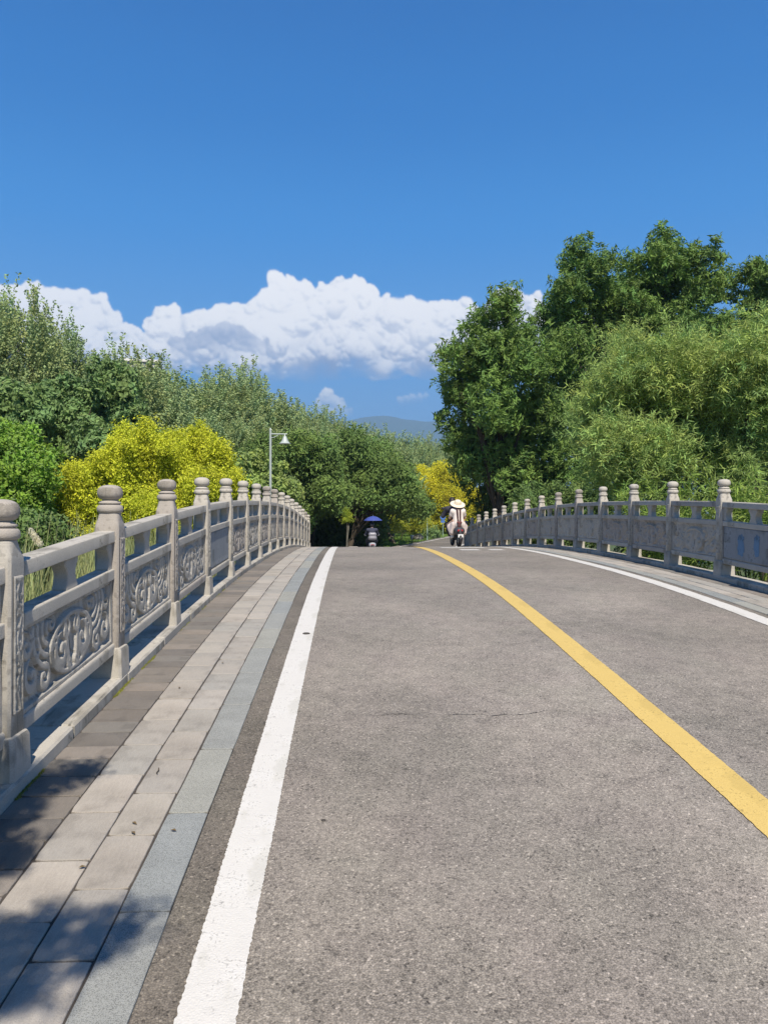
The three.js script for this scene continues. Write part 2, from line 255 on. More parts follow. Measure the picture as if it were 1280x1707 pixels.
const rgb = (r, g, b) => new THREE.Color().setRGB(r, g, b);
const std = (o) => new THREE.MeshStandardMaterial({ roughness: 0.9, metalness: 0, ...o });
const rep = (t, k) => { const c = t.clone(); c.repeat.set(k, k); c.needsUpdate = true; return c; };
const M = {
  asphalt: std({ color: rgb(1, 1, 1), map: rep(asphaltMap, 1 / 2.6), bumpMap: rep(asphaltBump, 1 / 2.6), bumpScale: 0.004, vertexColors: true, roughness: 0.88 }),
  stone: std({ color: rgb(0.47, 0.44, 0.385), map: rep(stoneMap, 0.8), bumpMap: rep(grainBump, 2.2), bumpScale: 0.002 }),
  stoneB: std({ color: rgb(0.43, 0.405, 0.36), map: rep(stoneMap, 0.7), bumpMap: rep(grainBump, 2.2), bumpScale: 0.002 }),
  stoneC: std({ color: rgb(0.39, 0.355, 0.315), map: rep(stoneMap, 0.9), bumpMap: rep(grainBump, 2.2), bumpScale: 0.002 }),
  stoneBlue: std({ color: rgb(0.27, 0.29, 0.31), map: rep(stoneMap, 0.6), bumpMap: rep(grainBump, 2.2), bumpScale: 0.001 }),
  light: [[0.40, 0.37, 0.325], [0.375, 0.345, 0.305], [0.365, 0.345, 0.31], [0.425, 0.39, 0.345]].map((c) => std({ color: rgb(...c), map: rep(slabMap, 0.9), bumpMap: rep(grainBump, 2.5), bumpScale: 0.003, roughness: 0.9 })),
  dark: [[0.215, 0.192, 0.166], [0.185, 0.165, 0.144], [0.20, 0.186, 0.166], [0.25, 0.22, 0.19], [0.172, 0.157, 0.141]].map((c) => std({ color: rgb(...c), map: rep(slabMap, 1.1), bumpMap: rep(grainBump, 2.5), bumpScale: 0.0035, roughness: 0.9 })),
  granite: [[0.365, 0.36, 0.325], [0.335, 0.338, 0.322], [0.31, 0.322, 0.318]].map((c) => std({ color: rgb(...c), map: rep(graniteMap, 1.6), bumpMap: rep(grainBump, 3), bumpScale: 0.003, roughness: 0.92 })),
  grout: std({ color: rgb(0.085, 0.072, 0.06), map: rep(soilMap, 2) }),
  white: std({ color: rgb(0.61, 0.595, 0.565), map: rep(paintMap, 1.1), bumpMap: rep(asphaltBump, 1 / 2.6), bumpScale: 0.002, roughness: 0.75 }),
  yellow: std({ color: rgb(0.605, 0.435, 0.135), map: rep(paintMap, 0.9), bumpMap: rep(asphaltBump, 1 / 2.6), bumpScale: 0.002, roughness: 0.75 }),
  crack: std({ color: rgb(0.06, 0.053, 0.045) }),
  ground: std({ color: rgb(0.09, 0.105, 0.035), map: rep(soilMap, 0.25), vertexColors: true }),
  bark: std({ color: rgb(0.11, 0.085, 0.06), map: rep(barkMap, 0.7), bumpMap: rep(barkMap, 0.7), bumpScale: 0.02 }),
  paleBark: std({ color: rgb(0.26, 0.25, 0.20), map: rep(barkMap, 0.5), bumpMap: rep(barkMap, 0.5), bumpScale: 0.01 }),
};

// ---------------------------------------------------------------- ground, road, bridge
function land(x, z) {
  const d = -z, und = (fbm(x * 0.05 + 50, d * 0.05 + 50, 4096, 5, 3) - 0.5) * 0.8;
  let y = -0.35 + und * smooth(8, 30, Math.abs(x - 1.7));
  y -= 0.25 * smooth(2, 7, d) * smooth(26, 20, d) * smooth(40, 15, Math.abs(x - 1.7));   // the shallow channel under the bridge
  const off = Math.abs(x - roadMid(Math.max(d, -20))), rd = prof(d) - 0.12;              // embankment of the road beyond both ends
  const near = smooth(11, 4.2, off) * (smooth(26, 34, d) + smooth(-2, -7, d));
  y = mix(y, Math.min(rd, 0.9), near);
  return y;
}
{
  const axis = (fine, far) => { const a = []; for (let v = -fine; v <= fine + 1e-6; v += 1.5) a.push(v); let s = 2.2, v = fine; while (v < far) { v += s; s *= 1.35; a.push(v); a.unshift(-v); } return a; };
  const xs = axis(36, 6500), zs = axis(60, 6500).map((v) => v - 45), pos = [], uv = [], col = [], idx = [];
  for (const z of zs) for (const x of xs) { pos.push(x, land(x, z), z); uv.push(x, z); const n = fbm(x * 0.2 + 30, z * 0.2 + 90, 4096, 61, 4), g = smooth(0.4, 0.6, n); col.push(mix(1.35, 0.9, g), mix(1.05, 1.15, g), mix(1.5, 0.85, g)); }
  for (let j = 0; j < zs.length - 1; j++) for (let i = 0; i < xs.length - 1; i++) { const a = j * xs.length + i, b = a + 1, c = a + xs.length, e = c + 1; idx.push(a, c, b, b, c, e); }
  const g = new THREE.BufferGeometry(); g.setAttribute('position', new THREE.Float32BufferAttribute(pos, 3)); g.setAttribute('uv', new THREE.Float32BufferAttribute(uv, 2)); g.setAttribute('color', new THREE.Float32BufferAttribute(col, 3)); g.setIndex(idx); g.computeVertexNormals();
  structure('ground', g, M.ground, 'green and brown ground round the bridge and under the trees');
}
// strip along the road between two edges
function strip(u0, u1, d0, d1, step, lift, cols = 1, color) {
  const pos = [], uv = [], col = [], idx = [], n = Math.max(1, Math.ceil((d1 - d0) / step));
  for (let j = 0; j <= n; j++) { const d = d0 + (d1 - d0) * j / n, a = typeof u0 === 'function' ? u0(d, j) : u0, b = typeof u1 === 'function' ? u1(d, j) : u1; for (let i = 0; i <= cols; i++) { const u = mix(a, b, i / cols); pos.push(u, prof(d) + lift, -d); uv.push(u, d); if (color) col.push(...color(u, d)); } }
  for (let j = 0; j < n; j++) for (let i = 0; i < cols; i++) { const a = j * (cols + 1) + i, b = a + 1, c = a + cols + 1; idx.push(a, b, c + 1, a, c + 1, c); }
  const g = new THREE.BufferGeometry(); g.setAttribute('position', new THREE.Float32BufferAttribute(pos, 3)); g.setAttribute('uv', new THREE.Float32BufferAttribute(uv, 2)); if (color) g.setAttribute('color', new THREE.Float32BufferAttribute(col, 3)); g.setIndex(idx); g.computeVertexNormals(); return g;
}
const wear = (u, d) => {                                   // worn and stained patches of old asphalt, browner by the pavement
  const n = fbm(u * 0.7 + 20, d * 0.35 + 60, 4096, 17, 4) - 0.5, m = fbm(u * 2.1 + 9, d * 1.3 + 7, 4096, 19, 3) - 0.5, e = smooth(-0.36, -0.5, u) * 0.36 + smooth(3.95, 4.02, u) * 0.3, v = 0.965 + 0.42 * n + 0.22 * m - e;
  return [v * (1 + 0.02 * m + 0.04 * e), v, v * (1 - 0.02 * m - 0.12 * e)];
};
const road = structure('road', strip((d) => d < 33 ? -0.60 : roadMid(d) - 2.32, (d) => d < 33 ? 4.06 : roadMid(d) + 2.4, -12, 150, 0.22, 0, 42, wear), M.asphalt, 'worn grey brown asphalt road rising over the bridge crest');
const rnd = mulberry(4242);
function ragged(u, amp, seed) { return (d) => (typeof u === 'function' ? u(d) : u) + (hash2(Math.round(d * 110), 3, seed) - 0.5) * amp * 0.6 + (vnoise(d * 5 + 500, 0.5, 4096, seed) - 0.5) * amp * 0.5 + (vnoise(d * 37 + 500, 0.5, 4096, seed + 1) - 0.5) * amp * 0.6 * smooth(0.45, 0.8, vnoise(d * 3 + 90, 2.5, 4096, seed + 2)); }
const edgeL = (d) => d < 33 ? -0.393 : roadMid(d) - 2.12, edgeR = (d) => d < 33 ? 3.875 : roadMid(d) + 2.15, midL = (d) => d < 33 ? 1.765 : roadMid(d) + 0.04;
const lineOf = (name, c, w, d0, d1, step, mat, label, lift, amp, seed) => { const m = part(name, strip(ragged((d) => c(d) - w / 2, amp, seed), ragged((d) => c(d) + w / 2, amp, seed + 5), d0, d1, step, lift, 2), mat, road); m.userData.label = label; return m; };
lineOf('lane_line', edgeL, 0.166, -8, 34, 0.009, M.white, 'white edge line beside the paved walkway under the sunlit balustrade', 0.0045, 0.009, 3);
lineOf('lane_line', edgeR, 0.178, -2, 140, 0.05, M.white, 'white edge line beside the shaded balustrade', 0.0045, 0.012, 7);
lineOf('lane_line', midL, 0.182, -3, 34, 0.02, M.yellow, 'yellow line along the middle of the road', 0.0045, 0.007, 11);
lineOf('lane_line', (d) => roadMid(d) - 1.75, 0.16, 52, 140, 0.4, M.white, 'white edge line on the far bend', 0.0045, 0.01, 15);
for (const [a, b, d, w] of [[2.45, 2.88, 16.9, 0.55], [3.1, 3.42, 16.9, 0.55], [2.25, 3.35, 18.9, 0.75], [2.05, 2.8, 21.0, 0.9], [2.95, 3.5, 21.0, 0.9], [2.0, 2.6, 23.4, 0.6]]) part('painted_mark', strip(ragged(a, 0.03, 31), ragged(b, 0.03, 37), d - w / 2, d + w / 2, 0.03, 0.0045, 3), M.white, road);
{                                                          // crack across the near lane and the dark stud on the line
  const pos = [], idx = []; let n = 0, u = 0.05;
  while (u < 1.32) { const c = 4.45 + (fbm(u * 6 + 3, 4, 999, 5, 4) - 0.5) * 0.13 + 0.02 * u, w = 0.0008 + 0.0024 * smooth(0.25, 0.8, vnoise(u * 22, 2, 999, 6)) * smooth(0.05, 0.3, u) * smooth(1.32, 1.0, u); for (const s of [-1, 1]) { const d = c + s * w + (hash2(n, s + 2, 9) - 0.5) * 0.004; pos.push(u, prof(d) + 0.0035, -d); } if (n) { const k = n * 2; idx.push(k - 2, k, k + 1, k - 2, k + 1, k - 1); } n++; u += 0.006; }
  const g = new THREE.BufferGeometry(); g.setAttribute('position', new THREE.Float32BufferAttribute(pos, 3)); g.setIndex(idx); g.computeVertexNormals(); part('crack', g, M.crack, road);
  const st = part('pit', new THREE.CylinderGeometry(0.028, 0.033, 0.006, 16), M.crack, road, [-0.372, prof(6.55) + 0.0075, -6.55], [slope(6.55), 0, 0]); st.userData.label = 'small dark round mark on the white edge line';
  for (const [u, d] of [[1.62, 2.86], [1.6, 2.66], [1.51, 2.52], [-0.11, 3.2], [2.3, 4.1]]) part('pit', new THREE.CylinderGeometry(0.009, 0.011, 0.003, 9), M.crack, road, [u, prof(d) + 0.0022, -d], [slope(d), 0, 0]);
}
{                                                          // body of the bridge under the paving
  const rings = []; for (let d = -7; d <= 34.01; d += 0.5) { const y = prof(d) - 0.045, b = -1.75; rings.push([V3(-1.78, y, -d), V3(-1.83, y - 0.25, -d), V3(-1.83, y - 0.25, -d), V3(-1.74, y - 0.3, -d), V3(-1.74, b, -d), V3(5.05, b, -d), V3(5.05, y - 0.3, -d), V3(5.13, y - 0.25, -d), V3(5.09, y, -d)]); }
  single('stone_bridge', boxUV(toCreasedNormals(loft(rings), 0.5), 1), M.grout, 'humped stone bridge body carrying the road and the two balustrades', 'bridge');
}

// paving: every slab a piece of its pavement
const slabGeo = {};
M.smearA = std({ color: rgb(0.20, 0.27, 0.35), map: rep(stoneMap, 2), roughness: 0.8 }); M.smearB = std({ color: rgb(0.13, 0.24, 0.38), map: rep(stoneMap, 2), roughness: 0.8 });
function slab(kind, w, l, k) { const key = kind + w.toFixed(3) + l.toFixed(3) + k; return slabGeo[key] ??= boxUV(rough(w, l, k + (kind === 'granite' ? 20 : 0)), 1, k * 0.37, k * 0.73); }
// slab with slightly wavy worn edges and a chipped corner
function rough(w, l, k) { const top = [], low = [], rim = [], n = 7, r = mulberry(900 + k * 31), pts = []; for (const [ax, az, bx, bz] of [[-1, -1, 1, -1], [1, -1, 1, 1], [1, 1, -1, 1], [-1, 1, -1, -1]]) for (let i = 0; i < n; i++) { const t = i / n; pts.push([mix(ax, bx, t) * w / 2, mix(az, bz, t) * l / 2, i === 0 ? 0.004 + 0.012 * r() * r() : 0.0025 * r() * r()]); } for (const [x, z, c] of pts) { const m = Math.hypot(x, z), f = 1 - c / m; rim.push(V3(x * f, 0.03 - 0.0025, z * f)); top.push(V3(x * (f - 0.0022 / m), 0.03, z * (f - 0.0022 / m))); low.push(V3(x * f, -0.03, z * f)); } const g = loft([low, rim, top].map((q) => q.reverse())); return toCreasedNormals(g, 0.4); }
function pave(parent, u0, u1, d0, d1, len, gap, mats, name, kind, seed) {
  const r = mulberry(seed), w = u1 - u0 - gap; let d = d0;
  while (d < d1) { const L = len[Math.floor(r() * len.length)], c = d + L / 2, m = mats[Math.floor(r() * mats.length)]; const s = part(name, slab(kind, w, L - gap * 0.55, Math.floor(r() * 5)), m, parent, [(u0 + u1) / 2 + (r() - 0.5) * 0.004, prof(c) - 0.027 + (r() - 0.5) * 0.004, -c], [slope(c) + (r() - 0.5) * 0.004, (r() - 0.5) * 0.005, (r() - 0.5) * 0.008]); d += L; }
}
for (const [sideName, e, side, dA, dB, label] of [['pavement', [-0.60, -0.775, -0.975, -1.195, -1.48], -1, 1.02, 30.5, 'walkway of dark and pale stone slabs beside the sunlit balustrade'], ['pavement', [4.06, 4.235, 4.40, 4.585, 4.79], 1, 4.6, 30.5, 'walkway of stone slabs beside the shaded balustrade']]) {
  const g = strip(side < 0 ? e[4] - 0.02 : e[0] + 0.004, side < 0 ? e[0] - 0.004 : e[4] + 0.02, -8, 32, 0.4, -0.004), base = structure(sideName, g, M.grout, label);
  const o = (a, b) => side < 0 ? [b, a] : [a, b];
  pave(base, ...o(e[0], e[1]), 0.512 + (side > 0 ? 4 : 0), dB, [0.694], 0.007, M.granite, 'kerb_slab', 'granite', 5 + side);
  pave(base, ...o(e[1], e[2]), 0.862 + (side > 0 ? 4 : 0), dB, [0.374], 0.007, M.light, 'paving_slab', 'light', 15 + side);
  pave(base, ...o(e[2], e[3]), 1.046 + (side > 0 ? 4 : 0), dB, [0.376], 0.007, M.light, 'paving_slab', 'light', 25 + side);
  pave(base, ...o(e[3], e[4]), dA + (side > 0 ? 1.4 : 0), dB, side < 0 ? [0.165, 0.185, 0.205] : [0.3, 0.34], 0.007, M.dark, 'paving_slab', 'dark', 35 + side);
}

// ---------------------------------------------------------------- balustrades
const sq = (h, n, y, N = 28) => { const r = []; for (let i = 0; i < N; i++) { const a = -(i + 0.5) / N * 2 * Math.PI, c = Math.cos(a), s = Math.sin(a), k = (Math.abs(c) ** n + Math.abs(s) ** n) ** (-1 / n); r.push(V3(c * k * h, y, s * k * h)); } return r; };
const flip = (g) => { const i = g.index; for (let k = 0; k < i.count; k += 3) { const a = i.getX(k); i.setX(k, i.getX(k + 1)); i.setX(k + 1, a); } g.computeVertexNormals(); return g; };
const outward = (g) => { g.computeBoundingBox(); const p = g.attributes.position, n = g.attributes.normal, c = g.boundingBox.getCenter(V3(0, 0, 0)); let s = 0; for (let i = 0; i < p.count; i++) s += (p.getX(i) - c.x) * n.getX(i) + (p.getZ(i) - c.z) * n.getZ(i); return s < 0 ? flip(g) : g; };
const shaftGeo = boxUV(toCreasedNormals(outward(loft([[0.075, 16, 0.24], [0.078, 16, 0.25], [0.078, 16, 1.03], [0.077, 12, 1.055], [0.073, 7, 1.075], [0.0695, 4, 1.10], [0.068, 2.6, 1.125], [0.068, 2.2, 1.135]].map(([h, n, y]) => sq(h, n, y, 40)))), 0.6), 1);
const pedestalGeo = boxUV(toCreasedNormals(outward(loft([[0.104, 18, 0.03], [0.104, 18, 0.075], [0.099, 18, 0.235], [0.092, 14, 0.252], [0.078, 12, 0.256]].map(([h, n, y]) => sq(h, n, y, 40)))), 0.5), 1);
const finialGeo = (() => { const p = [[0, 1.125], [0.064, 1.125], [0.066, 1.136], [0.077, 1.142], [0.0825, 1.152], [0.0835, 1.164], [0.081, 1.178], [0.073, 1.188], [0.064, 1.191], [0.064, 1.195], [0.0705, 1.197], [0.0715, 1.203], [0.0695, 1.209], [0.060, 1.212], [0.060, 1.216]]; for (let i = 0; i <= 14; i++) { const a = -1.0 + i / 14 * 2.5708, c = Math.cos(a), s = Math.sin(a), k = (Math.abs(c) ** 2.5 + Math.abs(s) ** 2.5) ** (-1 / 2.5); p.push([Math.max(0, c * k * 0.0815), 1.270 + s * k * 0.053]); } const g = new THREE.LatheGeometry(p.map(([x, y]) => new THREE.Vector2(x, y)), 36); return boxUV(g, 1); })();
// carved scrolls of a panel; x along the rail, y up, metres from the middle
function scroll(x, y, cx, cy, s, hand) { const dx = (x - cx) * hand, dy = y - cy, r = Math.hypot(dx, dy) / s, a = Math.atan2(dy, dx); if (r > 1.15) return 0; const ph = Math.log(Math.max(r, 0.05)) * 3.1 - a; return (0.5 + 0.5 * Math.cos(ph)) ** 0.7 * smooth(1.15, 0.95, r) * smooth(0.02, 0.16, r) + smooth(0.2, 0.1, r); }
function arcs(x, y, cx, cy, R, pitch, hand) { const dx = (x - cx) * hand, dy = y - cy, r = Math.hypot(dx, dy); if (r > R || dx < -0.03) return 0; return (0.5 - 0.5 * Math.cos(r / pitch * 2 * Math.PI)) ** 0.6 * smooth(R, R - 0.02, r) * smooth(-0.03, 0.03, dx); }
function relief(x, y) {
  const ax = Math.abs(x), e = Math.hypot(x / 0.30, (y + 0.015) / 0.155), ring = smooth(0.13, 0.05, Math.abs(e - 1));
  let h = ring;
  if (e < 1) h = Math.max(h, scroll(ax, y, 0.155, -0.035, 0.105, 1), scroll(ax, y, 0.085, 0.07, 0.06, -1), 0.8 * smooth(0.035, 0.012, Math.abs(ax - 0.05 - (y + 0.17) * 0.18)), scroll(ax, y, 0.235, 0.05, 0.05, 1), scroll(ax, y, 0.05, -0.12, 0.045, 1));
  else { h = Math.max(h, 0.95 * arcs(ax, y, 0.33, 0.13, 0.25, 0.056, 1), 0.9 * scroll(ax, y, 0.40, -0.105, 0.075, -1), 0.85 * scroll(ax, y, 0.55, -0.06, 0.09, 1), 0.8 * scroll(ax, y, 0.6, 0.1, 0.07, -1), 0.7 * scroll(ax, y, 0.47, 0.06, 0.06, 1), 0.7 * scroll(ax, y, 0.29, 0.15, 0.05, -1)); }
  const fr = Math.max(smooth(0.655, 0.67, ax), smooth(0.178, 0.188, Math.abs(y)));
  h = smooth(0.22, 0.58, h) * (0.82 + 0.18 * h);
  return Math.max(h * (1 - fr), fr) + 0.10 * (fbm(x * 30 + 99, y * 30 + 99, 999, 5, 3) - 0.5);
}
const holeAt = (x, y) => { const q = y + 0.055, w = 0.026 * smooth(0.095, -0.06, q) * smooth(-0.065, -0.02, q); return Math.abs(Math.abs(x) - 0.0) < w && Math.abs(q) < 0.09; };
function panelGeo(nx, ny, carve) {                         // two carved faces 7 cm apart, joined round the rim and round the opening
  const W = 1.43, H = 0.425, P = [], idx = [], open = [], nn = (nx + 1) * (ny + 1);
  for (const s of [1, -1]) for (let j = 0; j <= ny; j++) for (let i = 0; i <= nx; i++) { const x = (i / nx - 0.5) * W, y = (j / ny - 0.5) * H; P.push(s * (0.021 + (carve ? 0.0235 * relief(x, y) : 0.02 + 0.004 * Math.max(smooth(0.655, 0.67, Math.abs(x)), smooth(0.178, 0.188, Math.abs(y))) + 0.0015 * fbm(x * 12 + 9, y * 12 + 9, 999, 3, 3))), y, x); }
  const isOpen = (i, j) => carve && i >= 0 && j >= 0 && i < nx && j < ny && holeAt(((i + 0.5) / nx - 0.5) * W, ((j + 0.5) / ny - 0.5) * H);
  const v = (s, i, j) => s * nn + j * (nx + 1) + i;
  for (let j = 0; j < ny; j++) for (let i = 0; i < nx; i++) {
    if (isOpen(i, j)) continue;
    idx.push(v(0, i, j), v(0, i, j + 1), v(0, i + 1, j + 1), v(0, i, j), v(0, i + 1, j + 1), v(0, i + 1, j), v(1, i, j), v(1, i + 1, j), v(1, i + 1, j + 1), v(1, i, j), v(1, i + 1, j + 1), v(1, i, j + 1));
    for (const [di, dj, a, b] of [[-1, 0, [i, j], [i, j + 1]], [1, 0, [i + 1, j + 1], [i + 1, j]], [0, -1, [i + 1, j], [i, j]], [0, 1, [i, j + 1], [i + 1, j + 1]]]) if (isOpen(i + di, j + dj) || i + di < 0 || j + dj < 0 || i + di >= nx || j + dj >= ny) idx.push(v(0, ...a), v(1, ...a), v(1, ...b), v(0, ...a), v(1, ...b), v(0, ...b));
  }
  const g = new THREE.BufferGeometry(); g.setAttribute('position', new THREE.Float32BufferAttribute(P, 3)); g.setIndex(idx); g.computeVertexNormals();
  return boxUV(g, 1);
}
const panelFine = panelGeo(230, 70, true), panelMid = panelGeo(96, 30, true), panelCoarse = panelGeo(56, 18, true), panelPlain = panelGeo(48, 16, false);
const stripGeo = (() => { const nx = 14, ny = 110, P = [], idx = []; for (let j = 0; j <= ny; j++) for (let i = 0; i <= nx; i++) { const z = (i / nx - 0.5) * 0.102, y = 0.345 + 0.63 * j / ny, ex = Math.max(Math.abs(z) - 0.0, 0), b = Math.min(0.046 - ex, Math.min(y - 0.352, 0.968 - y) + 0.0), rim = smooth(0.012, 0.004, Math.abs(b - 0.004)), inside = smooth(0.006, 0.016, b); const w = 0.5 + 0.5 * Math.sin(y * 46 + 2.4 * Math.sin(y * 17)), vine = smooth(0.013, 0.004, Math.abs(z - 0.018 * Math.sin(y * 30))), lf = smooth(0.5, 0.66, fbm(z * 60 + 50, y * 42 + 50, 999, 7, 3)); P.push(0.079 + 0.008 * rim + 0.009 * inside * Math.max(vine, lf * 0.95, 0), y, z); } for (let j = 0; j < ny; j++) for (let i = 0; i < nx; i++) { const a = j * (nx + 1) + i, c = a + nx + 1; idx.push(a, c, c + 1, a, c + 1, a + 1); } const g = new THREE.BufferGeometry(); g.setAttribute('position', new THREE.Float32BufferAttribute(P, 3)); g.setIndex(idx); g.computeVertexNormals(); return boxUV(g, 1); })();
// a recess for the strip is cut as a shallow frame that stands proud of the shaft
function bar(w, h, l, round) {                             // rail with rounded upper edges, along z
  const s = new THREE.Shape(), r = round; s.moveTo(-w / 2 + 0.004, 0); s.lineTo(w / 2 - 0.004, 0); s.lineTo(w / 2, 0.004); s.lineTo(w / 2, h - r); s.quadraticCurveTo(w / 2, h, w / 2 - r, h); s.lineTo(-w / 2 + r, h); s.quadraticCurveTo(-w / 2, h, -w / 2, h - r); s.lineTo(-w / 2, 0.004);
  const g = new THREE.ExtrudeGeometry(s, { depth: l, bevelEnabled: false, curveSegments: 5 }); g.translate(0, 0, -l / 2); return boxUV(toCreasedNormals(g, 0.6), 1);
}
const topRailGeo = bar(0.118, 0.075, 1.46, 0.014), midRailGeo = bar(0.112, 0.068, 1.45, 0.010), lowRailGeo = bar(0.116, 0.073, 1.45, 0.026);
function balGeo(half) {
  const s = new THREE.Shape(), R = (k) => k * 0.5; const pts = [[0.082, 0], [0.082, 0.012], [0.070, 0.03], [0.056, 0.058], [0.052, 0.08], [0.056, 0.10], [0.074, 0.128], [0.092, 0.142], [0.098, 0.158], [0.098, 0.18]];
  s.moveTo(half === 1 ? -0.02 : -pts[0][0], pts[0][1]); if (half === 1) s.lineTo(-0.02, pts[0][1]); pts.forEach(([x, y]) => s.lineTo(half === -1 ? 0.02 : x, y)); if (half === -1) { s.lineTo(0.02, 0.18); }
  [...pts].reverse().forEach(([x, y]) => s.lineTo(half === 1 ? -0.02 : -x, y)); const g = new THREE.ExtrudeGeometry(s, { depth: 0.07, bevelEnabled: true, bevelSize: 0.006, bevelThickness: 0.006, bevelSegments: 1, curveSegments: 4 }); g.translate(0, 0, -0.035); g.rotateY(-Math.PI / 2); return boxUV(toCreasedNormals(g, 0.5), 1);
}
const balFull = balGeo(0), balA = balGeo(1), balB = balGeo(-1);
const kerbGeos = [0, 1, 2].map((k) => boxUV(chamferBox(0.25, 0.16, 1.0 - 0.007, 0.012), 1, k * 0.4, k * 0.3));
function balustrade(u, d1, i0, i1, side, label) {          // side: +1 when the road lies towards +x
  const b = thing('balustrade', label, 'balustrade', [u, 0, 0]), r = mulberry(77 + i1 + i0), st = [M.stone, M.stone, M.stoneB, M.stone, M.stoneC], sB = M.stoneB;
  for (let i = i0; i <= i1; i++) {
    const d = d1 + i * BAY, y = prof(d), m = st[Math.floor(r() * 4.4)], p = part('post', shaftGeo, m, b, [(r() - 0.5) * 0.006, y, -d], [(r() - 0.5) * 0.008, (side > 0 ? 0 : Math.PI) + (r() - 0.5) * 0.02, (r() - 0.5) * 0.008]);
    part('pedestal', pedestalGeo, st[Math.floor(r() * 4)], p); part('finial', finialGeo, r() < 0.8 ? m : st[4], p); part('carved_strip', stripGeo, m, p);
    if (i === i1) break;
    const dm = d + BAY / 2, ym = (prof(d) + prof(d + BAY)) / 2, a = Math.atan2(prof(d + BAY) - prof(d), BAY), near = side > 0 ? dm < 8 : false, plain = (side > 0 && i === 3) || (side < 0 && i === -1);
    const at2 = (name, geo, h, z, mm) => part(name, geo, mm, b, [0, ym + h * Math.cos(a) - z * Math.sin(a), -dm + z], [a, 0, 0]);
    at2('top_rail', topRailGeo, 0.955, 0, st[Math.floor(r() * 4.6)]); at2('middle_rail', midRailGeo, 0.712, 0, st[Math.floor(r() * 4.6)]); at2('lower_rail', lowRailGeo, 0.222, 0, st[Math.floor(r() * 5)]);
    const pn = at2('carved_panel', plain ? panelPlain : dm < 6 && side > 0 ? panelFine : dm < 15 ? panelMid : panelCoarse, 0.505, 0, plain ? M.stoneBlue : [st[0], st[2], st[4]][Math.floor(r() * 3)]);
    if (plain) pn.userData.label = 'plain uncarved grey blue panel';
    if (plain && side < 0) for (const [z, yy, w, h, c] of [[-0.27, 0, 0.15, 0.25, 0], [0.1, 0.02, 0.12, 0.24, 0]]) { const q = new THREE.Shape(), n = 40; for (let k = 0; k <= n; k++) { const t = k / n * 2 * Math.PI, rr = 0.7 + 0.6 * hash2(k % n, Math.round(z * 100) + 50, 3), sx = Math.sign(Math.cos(t)) * Math.abs(Math.cos(t)) ** 0.6, sy = Math.sign(Math.sin(t)) * Math.abs(Math.sin(t)) ** 0.6; q[k ? 'lineTo' : 'moveTo'](sx * w / 2 * rr, sy * h / 2 * (0.75 + 0.5 * rr * 0.6)); } const e = new THREE.ExtrudeGeometry(q, { depth: 0.0012 + c * 0.0006, bevelEnabled: false }); e.rotateY(-Math.PI / 2); part('paint_smear', e, c ? M.smearA : M.smearB, pn, [-0.0432, -0.01 + yy, z]).userData.label = 'smear of blue paint'; }
    at2('baluster', balFull, 0.778, 0, sB); at2('half_baluster', balA, 0.778, -BAY / 2 + 0.07, sB).rotation.y = 0; at2('half_baluster', balB, 0.778, BAY / 2 - 0.07, sB);
  }
  let k = 0; for (let d = d1 + i0 * BAY - 0.2; d < d1 + i1 * BAY + 0.1; d += 1.0) { const c = d + 0.5; part('kerb_stone', kerbGeos[k++ % 3], st[Math.floor(r() * 5)], b, [side * -0.015 + (r() - 0.5) * 0.006, prof(c) - 0.012 + (r() - 0.5) * 0.004, -c], [slope(c), 0, 0]); }
  return b;
}
balustrade(U_L, D_L, -2, 16, 1, 'sunlit carved stone balustrade with ball topped posts beside the white line');
balustrade(U_R, D_R, -4, 14, -1, 'shaded carved stone balustrade with ball topped posts under the willow');

// ---------------------------------------------------------------- foliage
function leafInto(P, N, m, L, W, fold, droop) {
  const v = [V3(0, 0, 0), V3(-W / 2, fold, L * 0.42), V3(0, 0, L * 0.45), V3(W / 2, fold, L * 0.42), V3(0, -droop, L)].map((p) => p.applyMatrix4(m));
  for (const [a, b, c] of [[0, 1, 2], [0, 2, 3], [1, 4, 2], [2, 4, 3]]) { const n = v[b].clone().sub(v[a]).cross(v[c].clone().sub(v[a])).normalize(); for (const k of [a, b, c]) { P.push(v[k].x, v[k].y, v[k].z); N.push(n.x, n.y, n.z); } }
}
// a twig along +y with n leaves; ang: how far leaves stand off, sag: how much they hang
function spray({ n, len, L, W, ang, sag = 0, curve = 0, seed, ball = 0 }) {
  const r = mulberry(seed), P = [], N = [], m = new THREE.Matrix4(), q = new THREE.Quaternion(), e = new THREE.Euler();
  for (let i = 0; i < n; i++) {
    const t = (i + r() * 0.6) / n, az = i * 2.4 + r(), a = ang * (0.7 + 0.6 * r()), s = 0.7 + 0.5 * r();
    const p = ball ? V3(r() - 0.5, r() - 0.5, r() - 0.5).normalize().multiplyScalar(ball * Math.cbrt(r())).add(V3(0, len * t, 0)) : V3(curve * t * t * len, t * len - sag * t * t * len, 0);
    const dir = V3(Math.sin(a) * Math.cos(az), Math.cos(a) - sag, Math.sin(a) * Math.sin(az)).normalize();
    q.setFromUnitVectors(V3(0, 0, 1), dir); const q2 = new THREE.Quaternion().setFromAxisAngle(dir, r() * 6.3); q.premultiply(q2);
    m.compose(p, q, V3(s, s, s)); leafInto(P, N, m, L, W, W * 0.22, L * 0.12);
  }
  const g = new THREE.BufferGeometry(); g.setAttribute('position', new THREE.Float32BufferAttribute(P, 3)); g.setAttribute('normal', new THREE.Float32BufferAttribute(N, 3)); return g;
}
const leafMat = (c, t = 0.34, rough = 0.9) => new THREE.MeshPhysicalMaterial({ color: rgb(...c), roughness: rough, transmission: t, thickness: 0, side: THREE.DoubleSide, ior: 1.4 });
